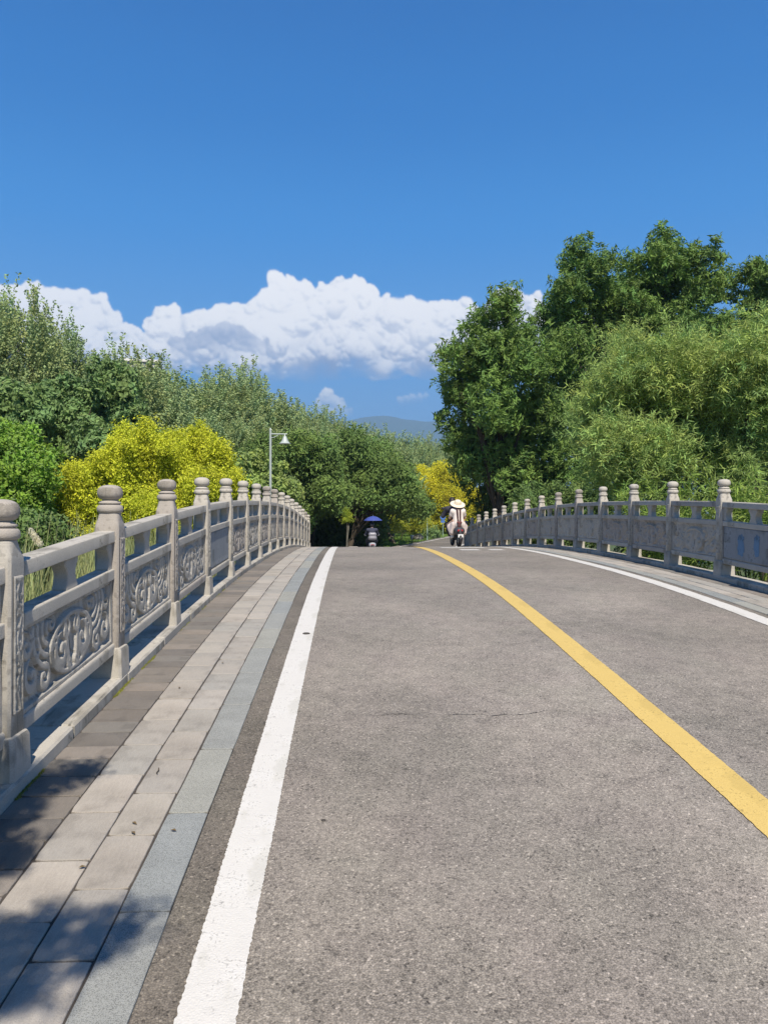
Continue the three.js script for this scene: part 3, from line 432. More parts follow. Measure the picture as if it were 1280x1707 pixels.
const SP = {
  broad: spray({ n: 15, len: 0.5, L: 0.175, W: 0.056, ang: 1.1, sag: 0.4, curve: 0.25, seed: 1 }),
  willow: spray({ n: 22, len: 0.66, L: 0.155, W: 0.026, ang: 0.75, sag: 0.25, curve: 0.35, seed: 2 }),
  fine: spray({ n: 34, len: 0.2, L: 0.06, W: 0.032, ang: 1.2, seed: 3, ball: 0.11 }),
  poplar: spray({ n: 15, len: 0.66, L: 0.12, W: 0.085, ang: 1.0, seed: 4 }),
  camphor: spray({ n: 16, len: 0.3, L: 0.15, W: 0.06, ang: 1.2, seed: 5, ball: 0.17 }),
  maple: spray({ n: 12, len: 0.36, L: 0.19, W: 0.12, ang: 1.3, sag: 0.4, seed: 6 }),
  small: spray({ n: 22, len: 0.22, L: 0.07, W: 0.042, ang: 1.1, seed: 7, ball: 0.10 }),
  long: spray({ n: 13, len: 0.5, L: 0.24, W: 0.034, ang: 0.9, sag: 0.4, curve: 0.3, seed: 8 }),
};
const LM = {
  broad: leafMat([0.145, 0.245, 0.045], 0.24), camphor: leafMat([0.15, 0.24, 0.054], 0.22), willow: leafMat([0.32, 0.435, 0.11], 0.28), golden: leafMat([0.56, 0.595, 0.03], 0.26), poplar: leafMat([0.30, 0.39, 0.16], 0.26),
  maple: leafMat([0.175, 0.28, 0.085], 0.28), bright: leafMat([0.21, 0.37, 0.035], 0.36), shrub: leafMat([0.30, 0.40, 0.10], 0.36), hedge: leafMat([0.125, 0.20, 0.048], 0.22), bamboo: leafMat([0.25, 0.36, 0.06], 0.4), yellow: leafMat([0.66, 0.63, 0.02], 0.34), reed: leafMat([0.36, 0.40, 0.16], 0.4),
};
// lobes: [centre Vector3, rx, ry, rz]; clumps are spread through their outer parts
function crown(parent, name, lobes, { geo, mat, n, size = 1, up = 0.35, out = 0.7, seed = 1, vary = 0.22, inner = 0.3, warm = 0.1, sub = 6, subR = 0.46, free = false, sprig = 0 }) {
  if (sub) { const rs = mulberry(seed + 991), more = []; for (const l of lobes) { more.push([l[0], l[1] * 0.6, l[2] * 0.6, l[3] * 0.6]); for (let k = 0; k < sub; k++) { const v = V3(rs() * 2 - 1, rs() * 1.7 - 0.6, rs() * 1.9 - 0.8).normalize(), q = subR * (0.7 + 0.6 * rs()); more.push([l[0].clone().add(V3(v.x * l[1], v.y * l[2], v.z * l[3]).multiplyScalar(0.68)), l[1] * q, l[2] * q * (up > 0.7 ? 1.25 : 0.85), l[3] * q]); } } lobes = more; }
  if (sprig) { const rs = mulberry(seed + 77), tips = [], ly = Math.min(...lobes.map((l) => l[0].y)), hy = Math.max(...lobes.map((l) => l[0].y)); for (const l of lobes) { if (l[0].y < mix(ly, hy, 0.3) || rs() > sprig) continue; const v = V3(rs() * 2 - 1, 0.15 + rs() * 1.1, rs() * 1.6 - 0.8).normalize(); for (let k = 0; k < 4; k++) { const f = 0.9 + k * 0.34, w = (0.27 - 0.05 * k); tips.push([l[0].clone().add(V3(v.x * l[1], v.y * l[2], v.z * l[3]).multiplyScalar(f)), l[1] * w, l[2] * w * 1.2, l[3] * w]); } } lobes = [...lobes, ...tips]; }
  const r = mulberry(seed), list = [], vol = lobes.map((l) => l[1] * l[2] + l[2] * l[3] + l[1] * l[3]), tot = vol.reduce((a, b) => a + b, 0), o = parent.position;
  lobes.forEach((l, li) => {
    const cnt = Math.round(n * vol[li] / tot), tone = 1 + (r() - 0.5) * vary * 0.9, hue = (r() - 0.5) * warm * 1.4;
    for (let k = 0; k < cnt; k++) {
      const dir = V3(r() * 2 - 1, r() * 2 - 1, r() * 2 - 1); if (dir.lengthSq() > 1 || dir.lengthSq() < 0.01) { k--; continue; } dir.normalize();
      const rad = r() < inner ? 0.35 + 0.5 * r() : 0.82 + 0.26 * r() * (0.5 + r());
      const p = V3(dir.x * l[1], dir.y * l[2], dir.z * l[3]).multiplyScalar(rad).add(l[0]);
      if (r() < 0.85 && lobes.some((q, qi) => qi !== li && ((p.x - q[0].x) / q[1]) ** 2 + ((p.y - q[0].y) / q[2]) ** 2 + ((p.z - q[0].z) / q[3]) ** 2 < 0.45)) continue;
      if (!free && p.x > -1.9 && p.x < 5.25 && p.z > -33 && p.y < prof(-p.z) + 1.75) continue;
      const g = dir.clone().multiplyScalar(out).add(V3((r() - 0.5) * 0.9, up + (r() - 0.5) * 0.7, (r() - 0.5) * 0.9)).normalize();
      list.push([p, g, size * (0.7 + 0.6 * r()), tone * (1 + (r() - 0.5) * vary), hue + (r() - 0.5) * warm, r() * 6.283]);
    }
  });
  const im = new THREE.InstancedMesh(geo, mat, list.length), m = new THREE.Matrix4(), q = new THREE.Quaternion(), Y = V3(0, 1, 0), c = new THREE.Color();
  list.forEach(([p, g, s, t, h, a], i) => { q.setFromUnitVectors(Y, g).multiply(new THREE.Quaternion().setFromAxisAngle(Y, a)); m.compose(p.clone().sub(o), q, V3(s, s, s)); im.setMatrixAt(i, m); im.setColorAt(i, c.setRGB(t * (1 + h), t, t * (1 - h))); });
  im.name = name; im.castShadow = im.receiveShadow = true; im.userData.kind = 'stuff'; parent.add(im); return im;
}
function trunk(parent, base, forks, mat, r0, seed) {       // a bent trunk and a limb to each of the given points
  const r = mulberry(seed), o = parent.position, b = V3(0, 0, 0), ts = [];
  const top = forks.reduce((s, f) => s.add(f), V3(0, 0, 0)).multiplyScalar(1 / forks.length).sub(o); top.y *= 0.92;
  const bend = (t) => V3(top.x * t + Math.sin(t * 5 + seed) * r0 * 0.8, top.y * t, top.z * t + Math.cos(t * 4 + seed) * r0 * 0.8);
  const pts = [V3(0, -0.5, 0), b], rad = [r0 * 1.5, r0 * 1.25]; for (let t = 0.12; t <= 1.0; t += 0.11) { pts.push(bend(t)); rad.push(r0 * (1 - 0.75 * t)); } ts.push(tube(pts, rad, 9));
  for (const f of forks) { const e = f.clone().sub(o).lerp(bend(0.8), 0.28), t0 = 0.25 + 0.5 * r(), s = bend(t0), k = r0 * (0.55 - 0.3 * t0), mid = s.clone().lerp(e, 0.5).add(V3((r() - 0.5) * 0.3, 0.15 * s.distanceTo(e), (r() - 0.5) * 0.3)); ts.push(tube([s, s.clone().lerp(mid, 0.5), mid, mid.clone().lerp(e, 0.55), e], [k, k * 0.85, k * 0.65, k * 0.42, k * 0.15], 6)); }
  return part('trunk', merge(ts), mat, parent);
}
// a tree from lobes given at picture places: [px, py, radius, (radius up)] at depth t
function plant(name, label, category, base, t, list, crownOpts, { bark = M.bark, r0 = 0.16, depth = 1, spread = 2, seed = 1, group } = {}) {
  const r = mulberry(seed * 31 + 7), g = at(base, 853, t), o = thing(name, label, category, [g.x, land(g.x, g.z), g.z], 0, group);
  const lobes = list.map(([px, py, rp, ry]) => { const tt = t + (r() - 0.5) * spread, k = tt / F; return [at(px, py, tt), rp * k, (ry ?? rp) * k, rp * k * depth]; });
  // the side turned away from the road gets lobes too, so that the crown is as deep as it is wide
  const back = lobes.filter((_, i) => i % 2 === 0).map((l) => [l[0].clone().add(V3((r() - 0.5) * l[1], -0.1 * l[2], -l[3] * (0.9 + 0.6 * r()))), l[1] * 0.95, l[2] * 0.9, l[3]]);
  const all = [...lobes, ...back];
  trunk(o, null, all.filter((_, i) => i % 2 === 0).map((l) => l[0]), bark, r0, seed);
  const k2 = crownOpts.shrink ?? 1; for (const l of all) { l[1] *= k2; l[2] *= k2; l[3] *= k2; }
  crown(o, 'crown', all, { seed: seed * 13 + 5, ...crownOpts });
  return o;
}

// golden shrub by the rail
plant('golden_shrub', 'large golden yellow shrub behind the sunlit balustrade', 'shrub', 225, 16.5,
  [[205, 780, 24, 40], [247, 774, 24, 40], [292, 784, 24, 40], [336, 780, 26, 40], [368, 800, 20, 34], [165, 810, 26, 34], [122, 818, 26, 32], [84, 848, 24, 28], [145, 844, 38], [215, 820, 40], [285, 820, 40], [345, 824, 36], [385, 818, 16, 24], [66, 862, 18, 22], [112, 866, 38], [185, 870, 44], [262, 868, 44], [330, 868, 38], [95, 904, 34], [150, 915, 40], [228, 922, 44], [300, 915, 40], [54, 884, 18, 20], [64, 910, 24],
    [228, 740, 8, 20], [206, 734, 9, 22], [190, 754, 8, 20], [246, 728, 9, 22], [262, 746, 8, 18], [276, 752, 8, 18], [292, 742, 9, 22], [316, 746, 8, 20], [336, 732, 9, 24], [354, 754, 8, 20], [370, 766, 8, 20], [384, 796, 7, 18], [165, 774, 9, 20], [146, 796, 9, 18], [122, 798, 8, 18], [100, 810, 9, 16], [70, 830, 8, 14], [180, 768, 7, 18], [304, 760, 7, 16], [220, 756, 8, 18]],
  { geo: SP.fine, mat: LM.golden, n: 11500, size: 0.95, up: 0.6, out: 0.8, vary: 0.3, warm: 0.05, inner: 0.1, sub: 8, subR: 0.36 }, { r0: 0.1, spread: 1.4, seed: 3 });
// shrubs at the left edge
plant('green_shrub', 'bright green leafy shrub between the golden shrub and the first stone ball', 'shrub', -10, 14.5,
  [[22, 764, 40], [60, 766, 22], [-20, 772, 46], [40, 808, 38], [0, 826, 46], [62, 800, 20], [30, 862, 40], [-40, 850, 50], [0, 892, 44], [48, 900, 30], [-70, 800, 50]], { geo: SP.small, mat: LM.bright, n: 3600, size: 1.25, up: 0.5, vary: 0.35 }, { r0: 0.07, spread: 1, seed: 5 });
plant('dark_shrub', 'low dark green shrub below the bright green one, beside the first stone ball', 'shrub', 52, 9.5,
  [[40, 890, 28], [62, 902, 26], [22, 905, 30], [75, 930, 30], [45, 940, 34], [15, 950, 34], [88, 905, 16, 24]], { geo: SP.small, mat: LM.hedge, n: 900, size: 0.9, vary: 0.3 }, { r0: 0.03, spread: 0.6, seed: 6 });
// broad maple-like tree left
plant('broad_tree', 'blue green broadleaf tree over the bright green shrub', 'tree', 120, 27,
  [[176, 640, 36], [130, 662, 40], [210, 668, 36], [58, 690, 44], [8, 672, 44], [96, 704, 44], [160, 704, 44], [226, 710, 36], [30, 726, 44], [-40, 700, 50], [100, 742, 44], [170, 744, 44], [20, 764, 40], [74, 660, 30]],
  { geo: SP.maple, mat: LM.maple, n: 4200, size: 1.0, vary: 0.3, up: 0.15 }, { r0: 0.2, spread: 2.5, seed: 8 });

// poplars: one built, the others copies of it, turned and sized
const ordinals = 'first second third fourth fifth sixth seventh eighth ninth tenth eleventh twelfth thirteenth fourteenth fifteenth sixteenth seventeenth eighteenth nineteenth twentieth'.split(' ');
function poplarProto(seed) {
  const r = mulberry(seed), o = thing('poplar_tree', '', 'tree'), lobes = [], tips = [];
  for (let i = 0; i < 26; i++) { const h = 1.2 + 6.6 * (i / 25), w = 2.3 * Math.sin(Math.min(1, 0.25 + h / 8.6 * 0.75) * Math.PI) + 0.35, a = i * 2.4, q = w * (0.35 + 0.4 * r()); lobes.push([V3(Math.cos(a) * q, h, Math.sin(a) * q), 0.75 + 0.4 * r(), 0.95 + 0.5 * r(), 0.75 + 0.4 * r()]); }
  for (let i = 0; i < 26; i++) { const a = r() * 6.283, q = 2.1 * Math.sqrt(r()), h = 10.3 - q * 1.1 + (r() - 0.5) * 2.0; tips.push(V3(Math.cos(a) * q * 0.8, h, Math.sin(a) * q * 0.8)); for (let k = 0; k < 5; k++) lobes.push([V3(Math.cos(a) * q * 0.8, h - k * 0.42, Math.sin(a) * q * 0.8), 0.10 + 0.045 * k, 0.42, 0.10 + 0.045 * k]); }
  trunk(o, null, tips.slice(0, 14), M.paleBark, 0.13, seed); crown(o, 'crown', lobes, { geo: SP.poplar, mat: LM.poplar, n: 3900, size: 0.95, up: 1.1, out: 0.45, sub: 0, free: true, seed, vary: 0.3, warm: 0.14, inner: 0.3 });
  return o;
}
const popA = poplarProto(11), popB = poplarProto(12);
const rowP = [[40, 490, 35, 1], [-44, 526, 33, 1], [96, 532, 38, 1], [148, 590, 39, 1], [204, 582, 36, 1.1], [236, 612, 42, 1], [270, 606, 44, 1.15], [308, 632, 47, 1.4], [350, 630, 50, 1.4], [386, 616, 52, 1.2], [414, 612, 55, 1.1], [448, 650, 60, 1.4], [486, 678, 64, 1.2], [520, 676, 72, 1.2], [556, 688, 78, 1.3], [594, 706, 88, 1.35], [632, 716, 98, 1.4], [672, 722, 108, 1.5], [710, 728, 118, 1.5], [748, 732, 126, 1.6]];
rowP.forEach(([px, py, t, w], i) => {
  const src = i === 0 ? popA : i === 1 ? popB : i % 2 ? popB : popA, o = i < 2 ? src : src.clone(); if (i > 1) { o.name = numbered('poplar_tree'); scene.add(o); }
  const p = at(px, py, t), y = land(p.x, p.z), s = (p.y - y) / 10.2; o.position.set(p.x, y, p.z); o.rotation.y = i * 1.7; o.scale.set(w * Math.min(s, 1.05), s, w * Math.min(s, 1.05));
  o.userData = { label: `${ordinals[i]} grey green poplar, counted from the left in the row that recedes to the hills`, category: 'tree', group: 'poplars behind the golden shrub' };
});
// lower willow scrub in front of and between the poplars
[[292, 690, 40], [330, 694, 42], [372, 690, 44], [420, 700, 47], [470, 712, 52], [520, 716, 58], [566, 722, 64], [610, 730, 70], [655, 738, 78], [700, 742, 98], [742, 748, 104], [262, 650, 38], [240, 700, 32]].forEach(([px, py, t], i) => {
  const src = i % 2 ? popA : popB, o = src.clone(), p = at(px, py, t), y = land(p.x, p.z), s = (p.y - y) / 10.2; o.name = numbered('poplar_sapling'); scene.add(o); o.position.set(p.x, y, p.z); o.rotation.y = 2 + i * 1.3; o.scale.set(s * 1.5, s, s * 1.5);
  o.userData = { label: `bushy grey green young poplar, ${ordinals[i]} in the lower row in front of the tall poplars`, category: 'tree', group: 'young poplars in front of the tall row' };
});

// dark round trees that hang over the road beyond the bridge
plant('camphor_tree', 'dark green round tree behind the street lamp', 'tree', 470, 41,
  [[408, 776, 28], [446, 762, 32], [492, 758, 34], [534, 766, 34], [424, 806, 36], [480, 800, 40], [532, 804, 38], [450, 836, 36], [508, 834, 38], [556, 826, 30], [425, 866, 34], [480, 868, 34]], { geo: SP.camphor, mat: LM.camphor, n: 5200, size: 1.35, vary: 0.34 }, { r0: 0.22, spread: 3, seed: 21 });
for (const [label, base, t, dx, seed] of [['dark green spreading tree over the rider with the umbrella', 580, 46, 0, 22], ['dark green tree roofing the shaded road, directly behind the front round trees', 560, 53, -6, 27], ['dark green tree roofing the shaded road, deeper in', 655, 60, 4, 28]])
  plant('camphor_tree', label, 'tree', base, t, [[590, 752 + (t - 46) * 2, 30], [560, 778, 34], [622, 776, 34], [590, 800, 42], [545, 816, 36], [640, 806, 40], [600, 824, 32], [560, 828, 28], [664, 824, 30], [630, 832, 28], [690, 838, 20], [655, 790, 26], [536, 836, 20], [702, 848, 14], [674, 846, 18]].map(([x, y, r]) => [x + dx, y, r]), { geo: SP.camphor, mat: LM.camphor, n: t < 50 ? 5200 : 3600, size: t < 50 ? 1.4 : 1.7, vary: 0.34 }, { r0: 0.2, spread: 3, seed, depth: 1.5 });
plant('camphor_tree', 'dark green tree hanging over the far end of the sunlit balustrade', 'tree', 520, 47,
  [[500, 812, 34], [530, 822, 30], [516, 842, 22], [480, 838, 30], [545, 838, 20], [460, 820, 34]], { geo: SP.camphor, mat: LM.camphor, n: 2200, size: 1.45, vary: 0.3 }, { r0: 0.18, spread: 4, seed: 24, depth: 1.6 });
plant('hedge_shrub', 'dark shrub closing the shaded road behind the rider', 'shrub', 590, 50, [[545, 868, 26], [575, 870, 28], [605, 870, 28], [624, 872, 20], [560, 896, 28], [592, 898, 28], [618, 898, 22]], { geo: SP.camphor, mat: LM.hedge, n: 1800, size: 1.9, vary: 0.3 }, { r0: 0.06, spread: 2, seed: 25 });
plant('hedge_shrub', 'dark shrub in the shade past the end of the sunlit balustrade', 'shrub', 515, 50.5, [[490, 878, 34], [525, 880, 30], [550, 888, 24], [470, 890, 34], [505, 904, 30], [540, 906, 26], [440, 884, 34]], { geo: SP.camphor, mat: LM.hedge, n: 1500, size: 1.6, vary: 0.3 }, { r0: 0.06, spread: 2, seed: 29 });
// light leafy shrubs by the lamp
plant('leafy_shrub', 'light green large leaved shrub round the foot of the street lamp', 'shrub', 440, 27,
  [[396, 782, 20], [426, 772, 18], [408, 812, 26], [444, 806, 24], [476, 818, 22], [430, 842, 28], [470, 850, 26], [498, 856, 18], [400, 856, 26], [446, 876, 26], [490, 884, 22], [470, 784, 12], [488, 832, 14]], { geo: SP.maple, mat: LM.shrub, n: 1500, size: 0.95, vary: 0.4, up: 0.5 }, { r0: 0.07, spread: 1.5, seed: 26 });
// yellow trees at the far bend
plant('yellow_tree', 'bright yellow tree behind the couple on the scooter', 'tree', 748, 84,
  [[740, 806, 20, 24], [720, 818, 16, 20], [764, 818, 18, 22], [748, 838, 26], [724, 848, 20], [775, 848, 22], [792, 840, 14], [752, 864, 24], [784, 868, 18], [722, 872, 18], [737, 792, 8, 12], [762, 800, 8, 12], [800, 862, 10]], { geo: SP.fine, mat: LM.yellow, n: 5200, size: 3.1, up: 0.8, vary: 0.3, warm: 0.05 }, { r0: 0.13, spread: 3, seed: 31 });
plant('yellow_tree', 'slender yellow tree beside the dark round trees', 'tree', 690, 88,
  [[676, 786, 7, 12], [686, 794, 9, 12], [694, 802, 10, 14], [704, 800, 8, 14], [704, 818, 12], [690, 818, 10], [714, 832, 10]], { geo: SP.fine, mat: LM.yellow, n: 1500, size: 3.1, up: 0.8, vary: 0.3, warm: 0.05 }, { r0: 0.1, spread: 2, seed: 32 });
plant('low_shrub', 'low yellow green shrub at the mouth of the shaded road', 'shrub', 668, 66,
  [[655, 872, 9], [664, 876, 8], [684, 872, 10], [697, 868, 10], [690, 880, 9], [706, 874, 9]], { geo: SP.fine, mat: leafMat([0.42, 0.46, 0.03], 0.4), n: 420, size: 2.2 }, { r0: 0.04, spread: 2, seed: 33 });
plant('clipped_bush', 'rounded dark green clipped bush by the pale green pole', 'bush', 718, 70, [[718, 890, 10, 9], [713, 894, 7], [724, 894, 7]], { geo: SP.small, mat: LM.maple, n: 420, size: 2.2, vary: 0.15 }, { r0: 0.03, spread: 0.4, seed: 34 });
plant('young_tree', 'thin young tree with a yellow green tuft at the mouth of the shaded road', 'tree', 579, 38,
  [[578, 859, 4, 6], [575, 865, 3.5], [581, 866, 3, 4], [577, 853, 2.5, 4]], { geo: SP.small, mat: leafMat([0.40, 0.48, 0.03], 0.45), n: 130, size: 0.75, up: 0.3 }, { r0: 0.05, bark: M.paleBark, spread: 0.3, seed: 35 });

// right side
const DARK = { shrink: 0.88, sprig: 0.6, geo: SP.broad, mat: LM.broad, vary: 0.36, up: 0.1, out: 0.85, inner: 0.3, warm: 0.14 };
plant('dark_tree', 'dark broadleaf tree at the end of the shaded balustrade, its tips reaching over the road', 'tree', 850, 29,
  [[838, 508, 24, 30], [806, 552, 38], [860, 574, 36], [772, 598, 30], [836, 612, 52], [892, 616, 40], [766, 652, 34], [818, 680, 50], [888, 684, 54], [776, 732, 38], [846, 752, 54], [918, 760, 46], [796, 770, 30], [856, 796, 38], [742, 588, 11], [736, 644, 10], [744, 620, 9], [745, 700, 14], [910, 820, 40], [960, 800, 36]], { ...DARK, n: 5600, size: 1.12 }, { r0: 0.22, spread: 3, seed: 41 });
plant('dark_tree', 'tall dark green broadleaf tree between the nearer dark tree and the willow', 'tree', 965, 33,
  [[962, 432, 26, 34], [1008, 440, 24], [946, 480, 30], [990, 482, 42], [960, 520, 46], [938, 550, 28], [1030, 508, 40], [945, 590, 50], [1006, 580, 50], [925, 650, 44], [985, 660, 50], [940, 720, 46], [1000, 740, 46], [925, 600, 40]], { ...DARK, n: 4800, size: 1.2 }, { r0: 0.24, spread: 3, seed: 42 });
plant('dark_tree', 'tallest dark green broadleaf tree, rising behind the willow', 'tree', 1130, 35,
  [[1106, 404, 22, 32], [1092, 446, 36], [1140, 442, 36], [1182, 434, 26], [1120, 492, 50], [1174, 492, 44], [1064, 476, 32], [1214, 476, 34], [1060, 540, 44], [1120, 560, 50], [1190, 560, 50], [1080, 640, 50], [1160, 640, 50], [1048, 440, 18]], { ...DARK, n: 4800, size: 1.25 }, { r0: 0.24, spread: 3, seed: 43 });
plant('dark_tree', 'dark green broadleaf tree cut by the right edge above the willow', 'tree', 1290, 34,
  [[1264, 452, 18, 24], [1280, 480, 32], [1320, 470, 44], [1270, 520, 36], [1330, 540, 50], [1290, 590, 44]], { ...DARK, n: 1900, size: 1.2 }, { r0: 0.22, spread: 2, seed: 44 });
const WIL = { sprig: 0.22, shrink: 0.94, geo: SP.willow, mat: LM.willow, vary: 0.45, up: -0.22, out: 0.7, inner: 0.34, warm: 0.16 };
plant('willow_tree', 'light green willow behind the shaded balustrade', 'tree', 1130, 18.5,
  [[1128, 590, 40], [1062, 604, 34], [1182, 600, 42], [1026, 626, 34], [1096, 628, 52], [1166, 636, 54], [1006, 672, 38], [1056, 680, 48], [1130, 696, 56], [986, 716, 34], [1036, 740, 44], [1100, 752, 52], [1180, 716, 50], [1000, 776, 30], [1060, 790, 28], [980, 690, 20], [1046, 560, 16, 24]], { ...WIL, n: 6600, size: 0.85, sub: 8, subR: 0.4 }, { r0: 0.16, spread: 2.4, seed: 51 });
plant('willow_tree', 'light green willow cut by the right edge', 'tree', 1290, 17.5,
  [[1240, 585, 36], [1290, 578, 40], [1262, 610, 44], [1226, 640, 40], [1310, 620, 56], [1270, 672, 50], [1236, 720, 46], [1296, 730, 54], [1220, 770, 34], [1330, 690, 50], [1268, 540, 16, 24]], { ...WIL, n: 4300, size: 0.85, seed: 777, sub: 8, subR: 0.4 }, { r0: 0.15, spread: 2, seed: 52 });
plant('dark_shrub', 'dark undergrowth shrub in the shade under the dark tree', 'shrub', 800, 33,
  [[812, 786, 34], [850, 790, 36], [826, 834, 30], [865, 834, 34], [845, 872, 32], [890, 870, 34], [790, 745, 30], [830, 740, 34], [900, 810, 34]], { geo: SP.broad, mat: LM.hedge, n: 1700, size: 1.1 }, { r0: 0.06, spread: 2, seed: 56 });
plant('dark_shrub', 'dark undergrowth shrub behind the near bays of the shaded balustrade', 'shrub', 1150, 21,
  [[1050, 800, 44], [1110, 790, 46], [1170, 790, 46], [1230, 790, 46], [1290, 800, 46], [1070, 850, 44], [1130, 850, 44], [1190, 850, 44], [1250, 855, 44], [1310, 860, 44], [1080, 910, 44], [1150, 910, 44], [1230, 915, 46]], { geo: SP.broad, mat: LM.hedge, n: 2200, size: 0.8 }, { r0: 0.05, spread: 1.5, seed: 57 });
plant('dark_shrub', 'dark undergrowth shrub behind the far bays of the shaded balustrade', 'shrub', 900, 25,
  [[850, 850, 30], [890, 846, 34], [930, 846, 34], [970, 850, 34], [1010, 846, 34], [880, 890, 36], [930, 894, 36], [990, 894, 36]], { geo: SP.broad, mat: LM.hedge, n: 1500, size: 0.9 }, { r0: 0.05, spread: 2, seed: 55 });
[[1080, 838, 14.6, 'fourth'], [1160, 836, 13, 'third'], [1245, 842, 12, 'second'], [1320, 850, 11.4, 'first']].forEach(([px, py, t], i) => plant('bamboo_shrub', ['bright green narrow leaved shrub behind the third ball post from the right edge', 'bright green narrow leaved shrub between the first and second ball posts from the right edge', 'bright green narrow leaved shrub behind the blue smeared panel', 'bright green narrow leaved shrub past the right edge of the shaded balustrade'][i], 'shrub', px, t,
  [[px - 24, py, 20, 24], [px + 14, py + 4, 22, 26], [px, py + 40, 34], [px - 30, py + 50, 30], [px + 30, py + 54, 30], [px, py + 92, 34], [px + 4, py - 34, 9, 18], [px - 30, py - 18, 8, 16]], { geo: SP.long, mat: LM.bamboo, n: 330, size: 0.62, vary: 0.45, up: 0.2 }, { r0: 0.025, spread: 1, seed: 60 + i }));

// tree behind the camera: its lowest branches throw the shadow on the near paving
{
  const o = thing('roadside_tree', 'tree behind the viewer whose branches throw the shadow on the near slabs', 'tree', [-3.6, land(-3.6, 3.2), 3.2]), lobes = [];
  const sh = (u, d, h, r) => { const k = (h - prof(d)) / SUN.y; lobes.push([V3(u + SUN.x * k, h, -d + SUN.z * k), r, r * 0.7, r]); };
  for (const [u, d, r] of [[-1.25, 3.78, .05], [-1.33, 3.68, .07], [-1.42, 3.58, .08], [-1.45, 3.42, .08], [-1.4, 3.28, .07], [-1.33, 3.05, .07], [-1.28, 2.93, .06], [-1.38, 2.98, .07]]) sh(u - 0.03, d - 0.04, 4.6, r);
  for (const [u, d, r] of [[-0.66, 2.57, .06], [-0.78, 2.54, .07], [-0.92, 2.55, .09], [-1.05, 2.46, .1], [-0.74, 2.44, .06], [-1.15, 2.54, .1], [-1.08, 2.3, .09], [-0.98, 2.2, .08], [-0.9, 2.33, .06], [-0.86, 2.25, .05], [-1.2, 2.2, .12], [-1.3, 2.4, .12]]) sh(u - 0.05, d - 0.06, 5.0, r * 0.75);
  const near = lobes.length; for (const [x, y, z, r] of [[-3.5, 6.5, 3.2, 1.2], [-2.6, 6.0, 4.2, 1.0], [-4.5, 6.2, 4.0, 1.2], [-3.4, 7.6, 3.9, 1.2], [-4.6, 5.6, 2.4, 1.0], [-2.2, 7.0, 5.0, 1.0], [-3.9, 5.2, 4.8, 1.0]]) lobes.push([V3(x, y, z), r, r * 0.8, r]);
  const ends = lobes.filter((_, i) => i >= near || i % 4 === 0).map((l) => l[0]);
  trunk(o, null, ends, M.bark, 0.16, 71);
  crown(o, 'crown', lobes.slice(0, near), { geo: SP.small, mat: LM.camphor, n: 560, size: 0.5, seed: 72, inner: 0.5, sub: 0, free: true }); crown(o, 'crown', lobes.slice(near), { geo: SP.camphor, mat: LM.camphor, n: 1100, size: 1.0, seed: 73, free: true });
}

// tall reeds and lawn: uncountable blades
function bladeTuft(n, h, w, lean, seed, wide = 0.16) {
  const r = mulberry(seed), P = [], N = [];
  for (let i = 0; i < n; i++) {
    const a = r() * 6.283, l = lean * (0.4 + r()), hh = h * (0.6 + 0.5 * r()), bx = (r() - 0.5) * wide, bz = (r() - 0.5) * wide, dx = Math.cos(a), dz = Math.sin(a), pts = [0, 0.4, 0.75, 1].map((t) => [V3(bx + dx * l * t * t * hh, hh * t * (1 - 0.25 * l * t), bz + dz * l * t * t * hh), w * (1 - t * 0.85)]);
    for (let k = 0; k < 3; k++) { const [p, pw] = pts[k], [q, qw] = pts[k + 1], s = V3(-dz, 0, dx), v = [p.clone().addScaledVector(s, -pw), p.clone().addScaledVector(s, pw), q.clone().addScaledVector(s, qw), q.clone().addScaledVector(s, -qw)], n2 = v[1].clone().sub(v[0]).cross(v[3].clone().sub(v[0])).normalize(); for (const e of [0, 1, 2, 0, 2, 3]) { P.push(v[e].x, v[e].y, v[e].z); N.push(n2.x, n2.y, n2.z); } }
  }
  const g = new THREE.BufferGeometry(); g.setAttribute('position', new THREE.Float32BufferAttribute(P, 3)); g.setAttribute('normal', new THREE.Float32BufferAttribute(N, 3)); return g;
}
function scatter(name, label, category, geo, mat, count, place, seed, vary = 0.3) {
  const r = mulberry(seed), im = new THREE.InstancedMesh(geo, mat, count), m = new THREE.Matrix4(), q = new THREE.Quaternion(), c = new THREE.Color(); let i = 0, guard = 0;
  while (i < count && guard++ < count * 20) { const p = place(r); if (!p) continue; const s = p[3] ?? 1; q.setFromEuler(new THREE.Euler((r() - 0.5) * 0.2, r() * 6.283, (r() - 0.5) * 0.2)); m.compose(V3(p[0], p[1], p[2]), q, V3(s, s * (0.8 + 0.4 * r()), s)); im.setMatrixAt(i, m); const t = 1 + (r() - 0.5) * vary; im.setColorAt(i, c.setRGB(t * (1 + (r() - 0.5) * 0.2), t, t)); i++; }
  im.count = i; im.name = numbered(name); im.castShadow = im.receiveShadow = true; scene.add(im); return tag(im, label, category, null, 'stuff');
}
scatter('reeds', 'tall pale green reeds growing behind the sunlit balustrade', 'reeds', bladeTuft(11, 1.5, 0.009, 0.22, 3), LM.reed, 3200, (r) => { const x = -2.3 - r() * 4.5, z = -(0.5 + r() * 14); return [x - 0.25, land(x, z) - 0.02, z, 1.5 + 0.35 * r()]; }, 81);
scatter('bank_grass', 'rough green grass on the bank behind the shaded balustrade', 'grass', bladeTuft(9, 0.7, 0.008, 0.6, 5), leafMat([0.16, 0.27, 0.05], 0.4), 1600, (r) => { const x = 5.4 + r() * 7, z = -(6 + r() * 24); return [x, land(x, z) - 0.02, z, 1 + r()]; }, 83);
